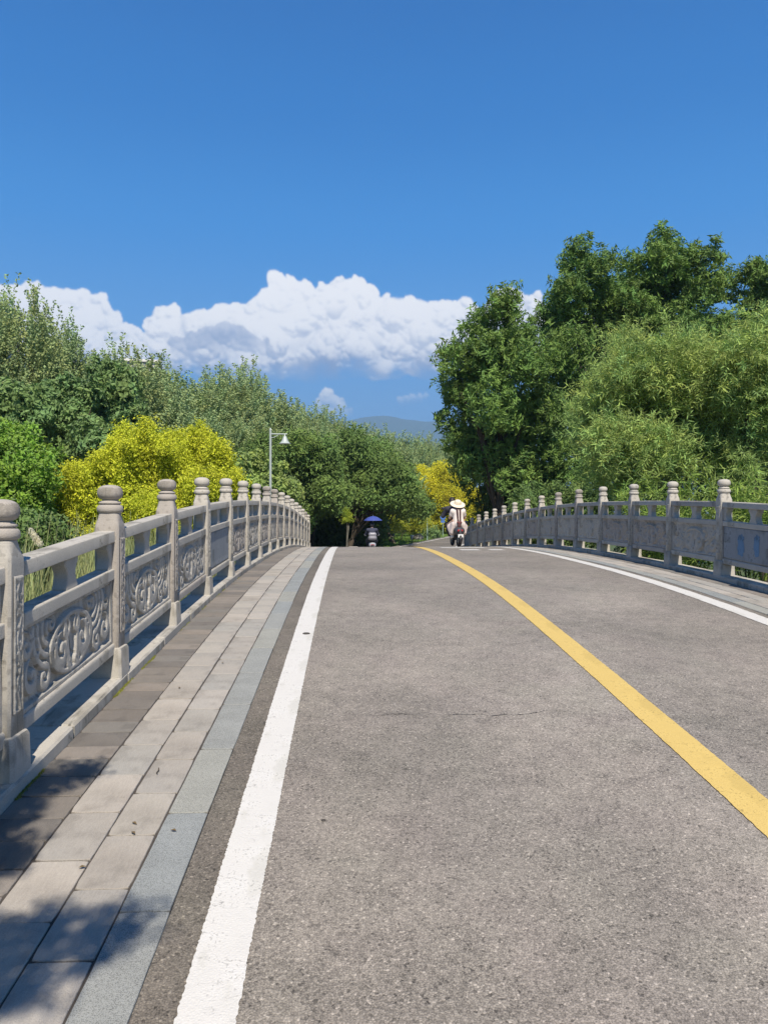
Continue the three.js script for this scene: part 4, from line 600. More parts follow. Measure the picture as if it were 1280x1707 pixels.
scatter('lawn', 'mown lawn on the inner side of the far bend', 'lawn', bladeTuft(8, 0.10, 0.012, 0.6, 7), leafMat([0.20, 0.34, 0.05], 0.4), 9000, (r) => { const d = 50 + r() * 80, x = roadMid(d) - 2.6 - r() * 9; return [x, land(x, -d) - 0.01, -d, 1.5 + r()]; }, 85);
scatter('moss', 'yellow green moss along the foot of the kerb stones', 'moss', bladeTuft(7, 0.014, 0.003, 0.6, 9, 0.014), leafMat([0.26, 0.27, 0.04], 0.3), 900, (r) => { const g = r(), d = g < 0.4 ? 3.2 + r() * 0.55 : g < 0.75 ? 4.85 + r() * 1.0 : 6.6 + r() * 4; if (vnoise(d * 5 + 40, 1, 999, 4) < 0.4) return null; return [-1.474 + (r() + r() - 1) * 0.012, prof(d) - 0.004, -d, 0.5 + r() * 0.7]; }, 87);
// plume of pampas grass by the first stone ball
{ const p = at(58, 896, 7.2), o = thing('pampas_plume', 'cream feathery plume beside the first stone ball', 'plume', [p.x, land(p.x, p.z), p.z]); const h = p.y - o.position.y, top = V3(-0.03, h + 0.05, 0), foot = V3(0.05, h - 0.07, 0); part('stalk', tube([[0.12, 0, 0], [0.1, h * 0.6, 0], foot], [0.005, 0.004, 0.003], 5), LM.reed, o); crown(o, 'feathers', [0, .2, .4, .6, .8, 1].map((t) => [foot.clone().lerp(top, t).add(o.position), 0.016 * Math.sin(0.6 + t * 2.2) + 0.004, 0.02, 0.016]), { geo: SP.small, mat: leafMat([0.85, 0.80, 0.62], 0.3), n: 260, size: 0.10, up: 0.9, vary: 0.1, warm: 0.04, sub: 0 }); }

// ---------------------------------------------------------------- far hills
{
  const pos = [], idx = [], N = 260, rows = 9, T = 3600;
  for (let j = 0; j < rows; j++) for (let i = 0; i <= N; i++) { const a = -1.0 + 2.0 * i / N, t = j / (rows - 1), k = fbm(i * 0.05 + 20, 3, 999, 9, 5), rid = 535 + 110 * (fbm(a * 9 + 60, 7, 999, 13, 4) - 0.5) + 30 * (k - 0.5), h = Math.sin(t * Math.PI / 2) * (rid + 40 * (fbm(i * 0.3, j * 0.9 + 9, 999, 15, 3) - 0.5) * (1 - t)), R = T + 900 * t; const px = 590 + 0; pos.push(Math.sin(a + YAW) * R, h - 2, -Math.cos(a + YAW) * R); }
  for (let j = 0; j < rows - 1; j++) for (let i = 0; i < N; i++) { const a = j * (N + 1) + i; idx.push(a, a + 1, a + N + 2, a, a + N + 2, a + N + 1); }
  const g = new THREE.BufferGeometry(); g.setAttribute('position', new THREE.Float32BufferAttribute(pos, 3)); g.setIndex(idx); g.computeVertexNormals(); structure('hills', g, std({ color: rgb(0.035, 0.06, 0.045), roughness: 1, side: THREE.DoubleSide }), 'blue hills fading in the haze beyond the trees');
}

// ---------------------------------------------------------------- street furniture
const grey = std({ color: rgb(0.40, 0.445, 0.42), roughness: 0.5, metalness: 0.1 }), paleGreen = std({ color: rgb(0.30, 0.42, 0.36), roughness: 0.6 }), blue = std({ color: rgb(0.07, 0.17, 0.46), roughness: 0.45 }), whiteP = std({ color: rgb(0.72, 0.72, 0.70), roughness: 0.5 });
{
  const p = at(451, 713, 24), y0 = land(p.x, p.z), h = p.y - y0, o = thing('street_lamp', 'pale grey street lamp with one bell shaped shade on a side arm', 'lamp', [p.x, y0, p.z], -YAW);
  part('pole', tube([[0, -0.3, 0], [0, 0.4, 0], [0, 0.42, 0], [0, h - 0.08, 0], [0, h - 0.06, 0]], [0.07, 0.07, 0.048, 0.036, 0.02], 14), grey, o);
  part('cap', new THREE.LatheGeometry([[0, -0.07], [0.03, -0.07], [0.028, -0.03], [0.05, 0.0], [0.028, 0.015], [0.02, 0.05], [0, 0.07]].map(([a, b]) => new THREE.Vector2(a, b)), 16), grey, o, [0, h - 0.06, 0]);
  part('arm', merge([tube([[0.02, h - 0.19, 0], [0.53, h - 0.19, 0]], [0.022, 0.018], 10), tube([[0.03, h - 0.31, 0], [0.12, h - 0.29, 0], [0.2, h - 0.25, 0], [0.26, h - 0.2, 0]], [0.014, 0.013, 0.012, 0.01], 8)]), grey, o);
  const s = part('lamp_shade', new THREE.LatheGeometry([[0, 0], [0.018, 0], [0.02, -0.05], [0.05, -0.07], [0.075, -0.13], [0.105, -0.21], [0.15, -0.27], [0.19, -0.29], [0.19, -0.298], [0.145, -0.278], [0.098, -0.215], [0.066, -0.13], [0.04, -0.08], [0, -0.075]].map(([a, b]) => new THREE.Vector2(a, b)), 28), grey, o, [0.455, h - 0.2, 0]);
  part('bulb', new THREE.SphereGeometry(0.045, 14, 10), whiteP, s, [0, -0.2, 0]);
}
{
  const p = at(738, 862, 76), y0 = land(p.x, p.z), o = thing('road_sign', 'small round blue road sign with a blue plate below on a thin pole', 'sign', [p.x, y0, p.z], -YAW);
  part('pole', tube([[0, -0.2, 0], [0, 2.25, 0]], [0.04, 0.035], 10), paleGreen, o); const d = part('disc', new THREE.CylinderGeometry(0.27, 0.27, 0.03, 28).rotateX(Math.PI / 2), blue, o, [0, 2.0, 0.05]); part('symbol', new THREE.CylinderGeometry(0.12, 0.12, 0.012, 16).rotateX(Math.PI / 2), std({ color: rgb(0.45, 0.55, 0.78) }), d, [0.03, 0.02, 0.016]); part('plate', chamferBox(0.4, 0.24, 0.025, 0.006), blue, o, [0, 1.57, 0.05]);
  const q = at(712, 856, 66), y1 = land(q.x, q.z), g = thing('thin_pole', 'thin pale green pole standing beside the clipped bush', 'pole', [q.x, y1, q.z]); part('shaft', tube([[0, -0.2, 0], [0, q.y - y1, 0]], [0.045, 0.035], 10), paleGreen, g); part('cap', new THREE.SphereGeometry(0.05, 12, 8), paleGreen, g, [0, q.y - y1, 0]); part('base_plate', chamferBox(0.2, 0.04, 0.2, 0.008), grey, g, [0, 0.02, 0]);
  const l = at(686, 900, 62), y2 = land(l.x, l.z), k = thing('lawn_lamp', 'short white funnel shaped lawn lamp before the shaded road', 'lamp', [l.x, y2, l.z]); part('stem', tube([[0, -0.1, 0], [0, 0.3, 0]], [0.04, 0.03], 10), std({ color: rgb(0.05, 0.05, 0.05) }), k); part('shade', new THREE.LatheGeometry([[0, 0], [0.045, 0], [0.11, 0.18], [0.17, 0.34], [0.15, 0.37], [0, 0.38]].map(([a, b]) => new THREE.Vector2(a, b)), 20), whiteP, k, [0, 0.27, 0]);
  const b = at(697, 893, 66), y3 = land(b.x, b.z), rg = new THREE.IcosahedronGeometry(0.5, 4); { const a = rg.attributes.position; for (let i = 0; i < a.count; i++) { const v = V3(a.getX(i), a.getY(i), a.getZ(i)), f = 0.8 + 0.5 * fbm(v.x * 2 + 20, v.y * 2 + v.z * 1.7 + 30, 999, 3, 4); a.setXYZ(i, v.x * f * 1.1, v.y * f * 0.75, v.z * f * 0.8); } rg.computeVertexNormals(); }
  const bo = single('boulder', boxUV(rg, 1), std({ color: rgb(0.24, 0.23, 0.21), map: rep(stoneMap, 0.6) }), 'grey boulder beside the white lawn lamp', 'boulder'); bo.position.set(b.x, y3 + 0.3, b.z); bo.scale.setScalar(0.85);
  const s = at(589, 906, 36), st = thing('marker_stone', 'low squared stone block beside the thin young tree', 'stone', [s.x, land(s.x, s.z), s.z], 0.1); part('block', boxUV(chamferBox(0.36, 0.5, 0.3, 0.03), 1), M.stone, st, [0, 0.2, 0]); part('cap', boxUV(chamferBox(0.42, 0.07, 0.36, 0.015), 1), M.stoneB, st, [0, 0.48, 0]);
}
// apartment blocks behind the poplars: walls, floor bands, every window
function block(name, label, px, top, t, w, dep, turn, floors, cols, lit) {
  const p = at(px, top, t), y0 = land(p.x, p.z) - 1, H = p.y - y0, o = thing(name, label, 'building', [p.x, y0, p.z], turn), wallM = std({ color: rgb(0.55, 0.53, 0.49), map: rep(stoneMap, 0.1) }), band = std({ color: rgb(0.33, 0.32, 0.30) }), glass = std({ color: rgb(0.05, 0.07, 0.09), roughness: 0.15 }), frame = std({ color: rgb(0.55, 0.55, 0.53) });
  part('wall', boxUV(chamferBox(w, H, dep, 0.05), 1), wallM, o, [0, H / 2, 0]); part('roof', boxUV(chamferBox(w + 0.8, 0.5, dep + 0.8, 0.05), 1), std({ color: rgb(0.68, 0.66, 0.62) }), o, [0, H + 0.25, 0]);
  const fh = H / floors, wg = chamferBox(1.5, 1.5, 0.08, 0.02), fg = chamferBox(1.7, 1.7, 0.05, 0.02), bg = chamferBox(w + 0.3, 0.3, dep + 0.3, 0.03);
  for (let f = 1; f < floors; f++) part('floor_band', bg, band, o, [0, f * fh, 0]);
  for (let f = Math.floor(floors * 0.45); f < floors; f++) for (let c = 0; c < cols; c++) { const fr = part('window', fg, frame, o, [(c + 0.5) / cols * w - w / 2, (f + 0.55) * fh, dep / 2 + 0.03]); part('pane', wg, glass, fr, [0, 0, 0.02]); }
}
block('apartment_building', 'white apartment building at the left edge behind the tallest poplars', -60, 512, 118, 13, 12, 0.02, 11, 5);
block('apartment_building', 'pale apartment building glimpsed between the poplars', 236, 611, 150, 7, 10, 0.2, 9, 4);

// ---------------------------------------------------------------- people and their machines
function mesh(sdf, lo, hi, cell) {                          // surface of a distance field
  const n = [0, 1, 2].map((k) => Math.ceil((hi[k] - lo[k]) / cell) + 1), [nx, ny, nz] = n, val = new Float32Array(nx * ny * nz), id = new Int32Array(nx * ny * nz).fill(-1), pos = [], idx = [], I = (x, y, z) => (z * ny + y) * nx + x;
  for (let z = 0; z < nz; z++) for (let y = 0; y < ny; y++) for (let x = 0; x < nx; x++) val[I(x, y, z)] = sdf(lo[0] + x * cell, lo[1] + y * cell, lo[2] + z * cell);
  for (let z = 0; z < nz - 1; z++) for (let y = 0; y < ny - 1; y++) for (let x = 0; x < nx - 1; x++) {
    let s = 0, cx = 0, cy = 0, cz = 0; const v = (i) => val[I(x + (i & 1), y + (i >> 1 & 1), z + (i >> 2))];
    for (let i = 0; i < 8; i++) for (const b of [1, 2, 4]) { if (i & b) continue; const a = v(i), e = v(i | b); if ((a < 0) === (e < 0)) continue; const t = a / (a - e); cx += (i & 1) + (b === 1 ? t : 0); cy += (i >> 1 & 1) + (b === 2 ? t : 0); cz += (i >> 2) + (b === 4 ? t : 0); s++; }
    if (s) { id[I(x, y, z)] = pos.length / 3; pos.push(lo[0] + (x + cx / s) * cell, lo[1] + (y + cy / s) * cell, lo[2] + (z + cz / s) * cell); }
  }
  for (let z = 1; z < nz - 1; z++) for (let y = 1; y < ny - 1; y++) for (let x = 1; x < nx - 1; x++) {
    const a = val[I(x, y, z)] < 0; for (const [dx, dy, dz, q] of [[1, 0, 0, [[0, 0, 0], [0, -1, 0], [0, -1, -1], [0, 0, -1]]], [0, 1, 0, [[0, 0, 0], [0, 0, -1], [-1, 0, -1], [-1, 0, 0]]], [0, 0, 1, [[0, 0, 0], [-1, 0, 0], [-1, -1, 0], [0, -1, 0]]]]) { if (a === val[I(x + dx, y + dy, z + dz)] < 0) continue; const k = q.map(([i, j, l]) => id[I(x + i, y + j, z + l)]); if (k.some((e) => e < 0)) continue; a ? idx.push(k[0], k[1], k[2], k[0], k[2], k[3]) : idx.push(k[0], k[2], k[1], k[0], k[3], k[2]); }
  }
  const g = new THREE.BufferGeometry(); g.setAttribute('position', new THREE.Float32BufferAttribute(pos, 3)); g.setIndex(idx); g.computeVertexNormals(); return g;
}
function limbs(list, k = 0.03) {                            // smooth union of tapered capsules [a, b, ra, rb]
  return (x, y, z) => { let d = 9; for (const [a, b, ra, rb] of list) { const ex = b[0] - a[0], ey = b[1] - a[1], ez = b[2] - a[2], l = ex * ex + ey * ey + ez * ez, t = l ? Math.min(1, Math.max(0, ((x - a[0]) * ex + (y - a[1]) * ey + (z - a[2]) * ez) / l)) : 0, q = Math.hypot(x - a[0] - ex * t, y - a[1] - ey * t, z - a[2] - ez * t) - mix(ra, rb, t), h = Math.max(0, k - Math.abs(d - q)) / k; d = Math.min(d, q) - h * h * k * 0.25; } return d; };
}
const body = (list, cell = 0.012, k = 0.03) => { const lo = [9, 9, 9], hi = [-9, -9, -9]; for (const [a, b, ra, rb] of list) for (const [p, r] of [[a, ra], [b, rb]]) for (let i = 0; i < 3; i++) { lo[i] = Math.min(lo[i], p[i] - r - 3 * cell); hi[i] = Math.max(hi[i], p[i] + r + 3 * cell); } return mesh(limbs(list, k), lo, hi, cell); };
const mir = (list) => [...list, ...list.map(([a, b, r, s]) => [[-a[0], a[1], a[2]], [-b[0], b[1], b[2]], r, s])];
const cloth = (c) => std({ color: rgb(...c), roughness: 0.95 }), skin = std({ color: rgb(0.52, 0.33, 0.23), roughness: 0.6 }), black = std({ color: rgb(0.018, 0.018, 0.022), roughness: 0.55 }), rubber = std({ color: rgb(0.02, 0.02, 0.02), roughness: 0.9 }), hairM = std({ color: rgb(0.02, 0.014, 0.012), roughness: 0.6 });
// a seated rider seen from behind, facing -z: hip, chest, head heights come with the pose
function hand(h, dir = 1) { const o = []; o.push([[h[0], h[1], h[2]], [h[0], h[1] - 0.01, h[2] - 0.05], 0.03, 0.028]); for (let f = 0; f < 4; f++) { const x = h[0] + (f - 1.5) * 0.017, L = [0.024, 0.03, 0.027, 0.02][f]; o.push([[x, h[1] - 0.01, h[2] - 0.05], [x, h[1] - 0.012, h[2] - 0.05 - L], 0.009, 0.0085], [[x, h[1] - 0.012, h[2] - 0.05 - L], [x, h[1] - 0.045, h[2] - 0.05 - L * 0.9], 0.0085, 0.008]); } o.push([[h[0] - dir * 0.025, h[1], h[2] - 0.015], [h[0] - dir * 0.045, h[1] - 0.02, h[2] - 0.055], 0.011, 0.009]); return o; }
function person(label, pos, turn, P, mats) {
  const o = thing('person', label, 'person', pos, turn), { hip, chest, neck, head, sho, elb, wri, hipX, knee, ank, toe } = P, list = [];
  list.push([hip, chest, 0.125, 0.13], [[hip[0], hip[1] + 0.12, hip[2]], [chest[0], chest[1] - 0.05, chest[2]], 0.12, 0.13], [chest, neck, 0.11, 0.055], [neck, head, 0.05, 0.07], [head, [head[0], head[1] + 0.035, head[2] + 0.012], 0.086, 0.084], [[head[0], head[1] - 0.04, head[2] - 0.05], [head[0], head[1] - 0.075, head[2] - 0.055], 0.05, 0.035], [[head[0], head[1] - 0.005, head[2] - 0.09], [head[0], head[1] - 0.03, head[2] - 0.105], 0.012, 0.016]);
  for (const s of [-1, 1]) {
    const f = (v) => [v[0] * s + chest[0] * 0, v[1], v[2]], c = [chest[0] + s * sho[0], sho[1], sho[2]], e = [chest[0] + s * elb[0], elb[1], elb[2]], w = [chest[0] + s * wri[0], wri[1], wri[2]];
    list.push([[chest[0], sho[1] - 0.02, sho[2]], c, 0.08, 0.06], [c, e, 0.052, 0.04], [e, w, 0.04, 0.027], ...hand(w, s), [[head[0] + s * 0.084, head[1] + 0.01, head[2] + 0.005], [head[0] + s * 0.088, head[1] - 0.02, head[2] + 0.005], 0.016, 0.012]);
    const H = [hip[0] + s * hipX, hip[1] - 0.02, hip[2]], K = [hip[0] + s * knee[0], knee[1], knee[2]], A = [hip[0] + s * ank[0], ank[1], ank[2]], T = [hip[0] + s * toe[0], toe[1], toe[2]]; list.push([hip, H, 0.12, 0.1], [H, K, 0.095, 0.062], [K, A, 0.06, 0.04], [A, T, 0.042, 0.032]);
  }
  part('body', body(list, 0.0125, 0.035), skin, o); return o;
}
const side = (P, s, k) => [P.chest[0] + s * P[k][0], P[k][1], P[k][2]], leg = (P, s, k) => [P.hip[0] + s * P[k][0], P[k][1], P[k][2]];
function jacket(P, r = 0.016, sleeve = 1) { const l = [[P.hip, P.chest, 0.135 + r, 0.14 + r], [P.chest, [P.neck[0], P.neck[1] - 0.04, P.neck[2]], 0.12 + r, 0.065 + r]]; for (const s of [-1, 1]) { const c = side(P, s, 'sho'), e = side(P, s, 'elb'), w = side(P, s, 'wri'), w2 = w.map((v, i) => mix(e[i], v, 0.9 * sleeve)); l.push([[P.chest[0], P.sho[1] - 0.02, P.sho[2]], c, 0.085 + r, 0.064 + r], [c, e, 0.058 + r, 0.048 + r]); if (sleeve > 0) l.push([e, w2, 0.048 + r, 0.036 + r]); } return body(l, 0.014, 0.04); }
function trousers(P, r = 0.018) { const l = []; for (const s of [-1, 1]) { const H = [P.hip[0] + s * P.hipX, P.hip[1] - 0.02, P.hip[2]], K = leg(P, s, 'knee'), A = leg(P, s, 'ank').map((v, i) => mix(K[i], v, 0.9)); l.push([P.hip, H, 0.125 + r, 0.105 + r], [H, K, 0.1 + r, 0.068 + r], [K, A, 0.066 + r, 0.05 + r]); } return body(l, 0.014, 0.04); }
function shoe(P, s) { const A = leg(P, s, 'ank'), T = leg(P, s, 'toe'); return body([[[A[0], A[1] - 0.02, A[2] + 0.02], T, 0.05, 0.042], [A, [A[0], A[1] + 0.05, A[2]], 0.05, 0.046]], 0.01, 0.02); }
function wheel(o, z, R, w) { const t = part('wheel', new THREE.TorusGeometry(R - w / 2, w / 2, 14, 36).rotateY(Math.PI / 2), rubber, o, [0, R, z]); part('rim', new THREE.LatheGeometry([[0.02, -0.05], [R - w, -0.03], [R - w + 0.01, 0], [R - w, 0.03], [0.02, 0.05]].map(([a, b]) => new THREE.Vector2(a, b)), 24).rotateZ(Math.PI / 2), grey, t); return t; }
function scooter(label, pos, turn, paint, tailMat) {
  const o = thing('scooter', label, 'scooter', pos, turn);
  wheel(o, 0.42, 0.23, 0.11); wheel(o, -0.82, 0.23, 0.10);
  part('body', body([[[0, 0.5, 0.5], [0, 0.58, 0.05], 0.13, 0.15], [[-0.06, 0.52, 0.45], [-0.05, 0.52, 0], 0.11, 0.12], [[0.06, 0.52, 0.45], [0.05, 0.52, 0], 0.11, 0.12], [[0, 0.33, -0.1], [0, 0.3, -0.5], 0.1, 0.1], [[0.08, 0.27, -0.15], [0.08, 0.27, -0.5], 0.06, 0.06], [[-0.08, 0.27, -0.15], [-0.08, 0.27, -0.5], 0.06, 0.06], [[0, 0.32, -0.58], [0, 0.95, -0.7], 0.12, 0.09]], 0.016, 0.06), paint, o);
  part('seat', body([[[0, 0.7, 0.42], [0, 0.7, -0.25], 0.07, 0.06], [[0.07, 0.69, 0.38], [0.06, 0.69, -0.1], 0.06, 0.06], [[-0.07, 0.69, 0.38], [-0.06, 0.69, -0.1], 0.06, 0.06]], 0.014, 0.05), black, o);
  part('rear_fender', body([[[0, 0.5, 0.62], [0, 0.27, 0.7], 0.07, 0.06], [[0, 0.27, 0.7], [0, 0.2, 0.7], 0.06, 0.05]], 0.014, 0.03), black, o);
  part('tail_lamp', chamferBox(0.16, 0.06, 0.04, 0.012), tailMat ?? std({ color: rgb(0.4, 0.02, 0.02), roughness: 0.3 }), o, [0, 0.53, 0.645]); part('number_plate', chamferBox(0.16, 0.1, 0.01, 0.003), whiteP, o, [0, 0.37, 0.72]);
  part('handlebar', merge([tube([[0, 0.9, -0.7], [0, 1.0, -0.68]], [0.03, 0.03], 8), tube([[-0.3, 1.0, -0.52], [-0.15, 1.03, -0.62], [0, 1.02, -0.68], [0.15, 1.03, -0.62], [0.3, 1.0, -0.52]], [0.016, 0.016, 0.018, 0.016, 0.016], 8)]), black, o);
  for (const s of [-1, 1]) { const m = part('mirror', body([[[s * 0.3, 1.22, -0.6], [s * 0.36, 1.22, -0.6], 0.04, 0.035]], 0.01), black, o); part('mirror_stalk', tube([[s * 0.2, 1.02, -0.6], [s * 0.28, 1.12, -0.62], [s * 0.31, 1.2, -0.6]], [0.008, 0.007, 0.007], 6), black, m); }
  part('stand', tube([[-0.1, 0.3, 0.1], [-0.14, 0.1, 0.22], [-0.15, 0.08, 0.34]], [0.014, 0.012, 0.01], 6), black, o);
  return o;
}
{                                                          // couple on one scooter, just past the crest
  const t = 24, p = at(761, 853, t), y = prof(-p.z) + 0.004, pos = [p.x, y, p.z];
  scooter('black scooter carrying the couple past the crest', pos, 0.03, std({ color: rgb(0.05, 0.05, 0.055), roughness: 0.35 }));
  const A = { hip: [0, 0.82, 0.28], chest: [0, 1.06, 0.24], neck: [0, 1.19, 0.2], head: [0, 1.31, 0.17], sho: [0.15, 1.12, 0.23], elb: [0.235, 0.92, 0.12], wri: [0.15, 0.88, -0.1], hipX: 0.1, knee: [0.245, 0.70, -0.08], ank: [0.17, 0.36, 0.16], toe: [0.18, 0.31, 0.04] };
  const a = person('person in pale pink with wide straw hat and long braids, riding behind the driver', pos, 0.03, A), pink = cloth([0.72, 0.64, 0.58]);
  const tun = [[A.hip, A.chest, 0.155, 0.135], [A.chest, [0, 1.15, 0.21], 0.125, 0.08], [[0, 0.74, 0.3], A.chest, 0.18, 0.125]]; for (const s of [-1, 1]) { const c = side(A, s, 'sho'), e = side(A, s, 'elb'); tun.push([[0, 1.1, 0.23], c, 0.1, 0.085], [c, e.map((v, i) => mix(c[i], v, 0.5)), 0.085, 0.08]); }
  part('tunic', body(tun, 0.014, 0.05), pink, a);
  const blo = []; for (const s of [-1, 1]) blo.push([[s * 0.08, 0.76, 0.28], [s * 0.2, 0.62, 0.1], 0.12, 0.11], [[s * 0.11, 0.70, 0.3], [s * 0.18, 0.48, 0.24], 0.115, 0.088], [[s * 0.2, 0.62, 0.1], [s * 0.18, 0.45, 0.18], 0.12, 0.09]); part('wide_trousers', body(blo, 0.014, 0.05), cloth([0.69, 0.58, 0.53]), a);
  for (const s of [-1, 1]) part('shoe', shoe(A, s), whiteP, a);
  part('hair', body([[[0, 1.33, 0.195], [0, 1.25, 0.24], 0.096, 0.075]], 0.012), hairM, a);
  for (const s of [-1, 1]) { const q = [[s * 0.05, 1.26, 0.28], [s * 0.045, 1.15, 0.36], [s * 0.04, 1.02, 0.39], [s * 0.036, 0.9, 0.42], [s * 0.03, 0.74, 0.48], [s * 0.026, 0.62, 0.49]], l = []; for (let i = 0; i < q.length - 1; i++) for (let k = 0; k < 3; k++) { const f = k / 3, g2 = (k + 1) / 3, m = q[i].map((v, j) => mix(v, q[i + 1][j], f)), n = q[i].map((v, j) => mix(v, q[i + 1][j], g2)); l.push([m, n, 0.034, 0.024]); } part('braid', body(l, 0.01, 0.012), std({ color: rgb(0.06, 0.025, 0.025), roughness: 0.7 }), a); }
  part('hair_bow', body([[[0, 0.76, 0.49], [-0.05, 0.78, 0.49], 0.012, 0.035], [[0, 0.76, 0.49], [0.05, 0.78, 0.49], 0.012, 0.035], [[0, 0.75, 0.49], [-0.03, 0.62, 0.5], 0.014, 0.02], [[0, 0.75, 0.49], [0.03, 0.6, 0.5], 0.014, 0.02]], 0.01, 0.015), cloth([0.16, 0.05, 0.05]), a);
  const hat = part('straw_hat', new THREE.LatheGeometry([[0, 0.115], [0.05, 0.113], [0.085, 0.10], [0.105, 0.07], [0.113, 0.015], [0.13, 0.0], [0.19, -0.008], [0.235, -0.02], [0.238, -0.026], [0.19, -0.016], [0.12, -0.008], [0.104, 0.01], [0.095, 0.06], [0.075, 0.09], [0, 0.103]].map(([u, v]) => new THREE.Vector2(u, v)), 40), std({ color: rgb(0.72, 0.63, 0.48), roughness: 0.9, side: THREE.DoubleSide }), a, [0.0, 1.365, 0.19], [0.5, 0, -0.06]);
  part('hat_band', new THREE.TorusGeometry(0.113, 0.008, 6, 36).rotateX(Math.PI / 2), cloth([0.6, 0.5, 0.38]), hat, [0, 0.02, 0]);
  const B = { hip: [-0.02, 0.82, -0.14], chest: [-0.08, 1.14, -0.2], neck: [-0.1, 1.28, -0.23], head: [-0.11, 1.42, -0.25], sho: [0.185, 1.2, -0.21], elb: [0.3, 0.98, -0.34], wri: [0.27, 1.02, -0.5], hipX: 0.1, knee: [0.19, 0.68, -0.52], ank: [0.13, 0.40, -0.46], toe: [0.13, 0.355, -0.6] };
  const b = person('person in dark jacket driving the scooter, seen past the straw hat', pos, 0.03, B); part('jacket', jacket(B, 0.018), cloth([0.035, 0.035, 0.05]), b); part('trousers', trousers(B), cloth([0.03, 0.03, 0.035]), b); for (const s of [-1, 1]) part('shoe', shoe(B, s), black, b);
  part('hair', body([[[-0.11, 1.47, -0.24], [-0.11, 1.43, -0.2], 0.094, 0.09], [[-0.11, 1.5, -0.27], [-0.11, 1.48, -0.22], 0.075, 0.085]], 0.012), hairM, b);
}
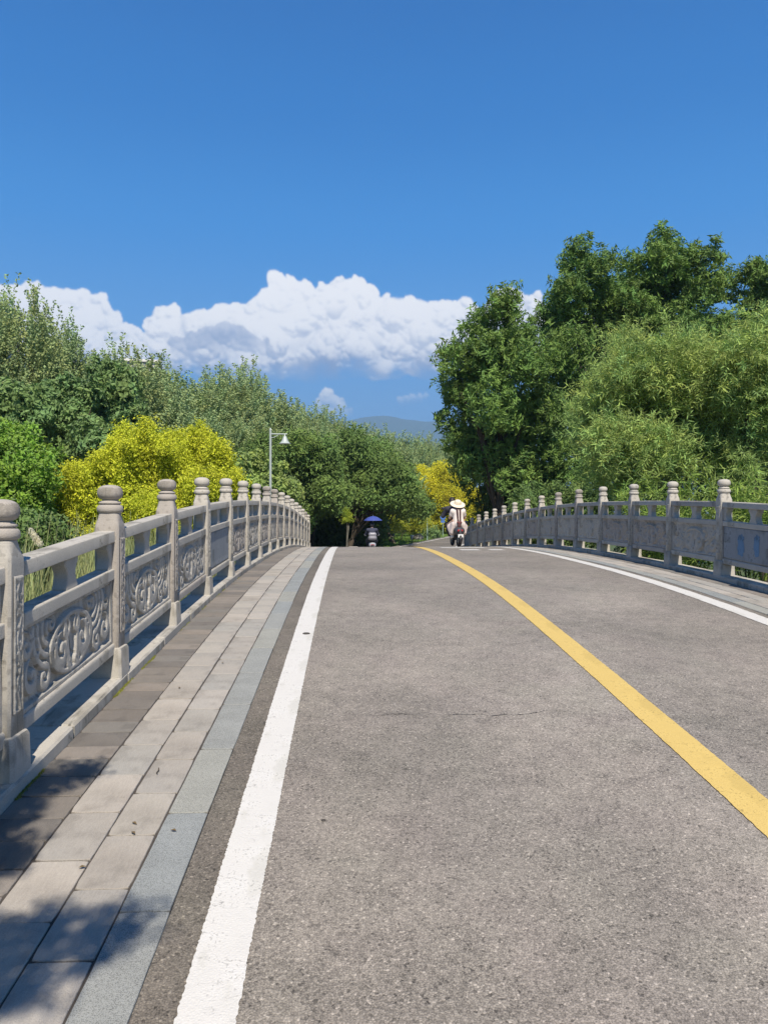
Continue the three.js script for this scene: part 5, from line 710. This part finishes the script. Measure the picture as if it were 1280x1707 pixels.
{                                                          // rider under the umbrella
  const t = 37, p = at(620, 853, t), y = prof(-p.z) + 0.004, pos = [p.x, y, p.z];
  const sc = scooter('white and grey motor scooter with an umbrella mounted over it, riding into the shade', pos, 0.02, std({ color: rgb(0.35, 0.36, 0.4), roughness: 0.35 }));
  part('rear_box', body([[[-0.09, 0.86, 0.52], [0.09, 0.86, 0.52], 0.12, 0.12], [[-0.09, 1.02, 0.52], [0.09, 1.02, 0.52], 0.11, 0.11]], 0.014, 0.05), std({ color: rgb(0.22, 0.22, 0.26), roughness: 0.4 }), sc);
  part('rack', merge([tube([[-0.07, 0.6, 0.5], [-0.07, 0.75, 0.5]], [0.015, 0.015], 6), tube([[0.07, 0.6, 0.5], [0.07, 0.75, 0.5]], [0.015, 0.015], 6)]), black, sc);
  const B = { hip: [0, 0.82, 0.12], chest: [0, 1.17, 0.08], neck: [0, 1.32, 0.05], head: [0, 1.46, 0.03], sho: [0.19, 1.23, 0.07], elb: [0.3, 1.0, -0.14], wri: [0.28, 1.04, -0.46], hipX: 0.1, knee: [0.22, 0.68, -0.34], ank: [0.14, 0.40, -0.36], toe: [0.14, 0.355, -0.5] };
  const b = person('person in dark blue jacket with pale sleeves riding under the blue umbrella', pos, 0.02, B); part('jacket', jacket(B, 0.02, 0), cloth([0.05, 0.055, 0.09]), b);
  for (const s of [-1, 1]) { part('sleeve', body([[side(B, s, 'sho').map((v, i) => mix(v, side(B, s, 'elb')[i], 0.4)), side(B, s, 'elb'), 0.074, 0.062], [side(B, s, 'elb'), side(B, s, 'wri').map((v, i) => mix(side(B, s, 'elb')[i], v, 0.85)), 0.062, 0.048]], 0.012), cloth([0.5, 0.5, 0.55]), b); part('shoe', shoe(B, s), black, b); }
  part('trousers', trousers(B), cloth([0.03, 0.035, 0.05]), b); part('helmet', body([[[0, 1.5, 0.035], [0, 1.48, 0.055], 0.118, 0.115]], 0.012), std({ color: rgb(0.03, 0.03, 0.04), roughness: 0.35 }), b);
  const u = thing('umbrella', 'small blue umbrella held over the rider by a pole on the scooter', 'umbrella', pos, 0.02), pr = [], n = 8;
  const ring = (r, h) => { const o = []; for (let i = 0; i < 64; i++) { const a = i / 64 * 2 * Math.PI, sc2 = 1 - 0.06 * Math.abs(Math.sin(a * n / 2)) * (r / 0.46); o.push(V3(Math.cos(a) * r * sc2 + 0.06, 1.9 + h, Math.sin(a) * r * sc2 - 0.12)); } return o; };
  const can = loft([[0.005, 0], [0.1, -0.012], [0.2, -0.045], [0.31, -0.1], [0.4, -0.165], [0.45, -0.215], [0.448, -0.222], [0.39, -0.17], [0.3, -0.108], [0.19, -0.053], [0.1, -0.02], [0.006, -0.01]].map(([r, h]) => ring(r, h)), true, true);
  part('canopy', flip(can), std({ color: rgb(0.05, 0.075, 0.30), roughness: 0.5, side: THREE.DoubleSide }), u); part('pole', tube([[0.06, 0.97, -0.66], [0.06, 1.5, -0.3], [0.06, 1.93, -0.12], [0.06, 1.96, -0.12]], [0.014, 0.012, 0.01, 0.006], 8), grey, u);
  for (let i = 0; i < n; i++) { const a = i / n * 2 * Math.PI; part('rib', tube([[0.06, 1.88, -0.12], [0.06 + Math.cos(a) * 0.25, 1.83, -0.12 + Math.sin(a) * 0.25], [0.06 + Math.cos(a) * 0.44, 1.685, -0.12 + Math.sin(a) * 0.44]], [0.005, 0.005, 0.004], 5), grey, u); }
}
// ---------------------------------------------------------------- litter on the paving
{
  const d = 3.74, o = single('twig', tube([[0, 0.004, 0], [0.008, 0.006, 0.03], [0.004, 0.005, 0.06], [0.014, 0.007, 0.075]], [0.0022, 0.0028, 0.0022, 0.0014], 6), std({ color: rgb(0.07, 0.055, 0.04) }), 'tiny dark twig lying on the pale slabs', 'twig'); o.position.set(-0.925, prof(d) + 0.004, -d); o.rotation.x = slope(d);
  const r = mulberry(8), lg = (() => { const P = [], N = []; leafInto(P, N, new THREE.Matrix4(), 0.03, 0.014, 0.004, 0.002); const g = new THREE.BufferGeometry(); g.setAttribute('position', new THREE.Float32BufferAttribute(P, 3)); g.setAttribute('normal', new THREE.Float32BufferAttribute(N, 3)); return g; })(), lm = std({ color: rgb(0.12, 0.085, 0.04), side: THREE.DoubleSide });
  const where = [[-0.9, 3.2], [-0.86, 3.1], [-1.0, 2.86], [-0.7, 3.12], [-1.1, 5.0], [-0.93, 5.6]];
  where.forEach(([u, dd], i) => { const m = single('fallen_leaf', lg, lm, ['small brown leaf on the pale slab beside the twig', 'small brown leaf on a pale slab level with the first post', 'small brown leaf on the pale slab nearest the shadow', 'small brown leaf on the granite kerb slab', 'small brown leaf by the dark slabs near the second post', 'small brown leaf on the pale slabs past the second post'][i], 'leaf', 'fallen leaves on the walkway'); m.position.set(u, prof(dd) + 0.009, -dd); m.rotation.set(slope(dd) + 0.1, r() * 6.28, 0); });
}
shade(scene);
renderer.render(scene, camera);
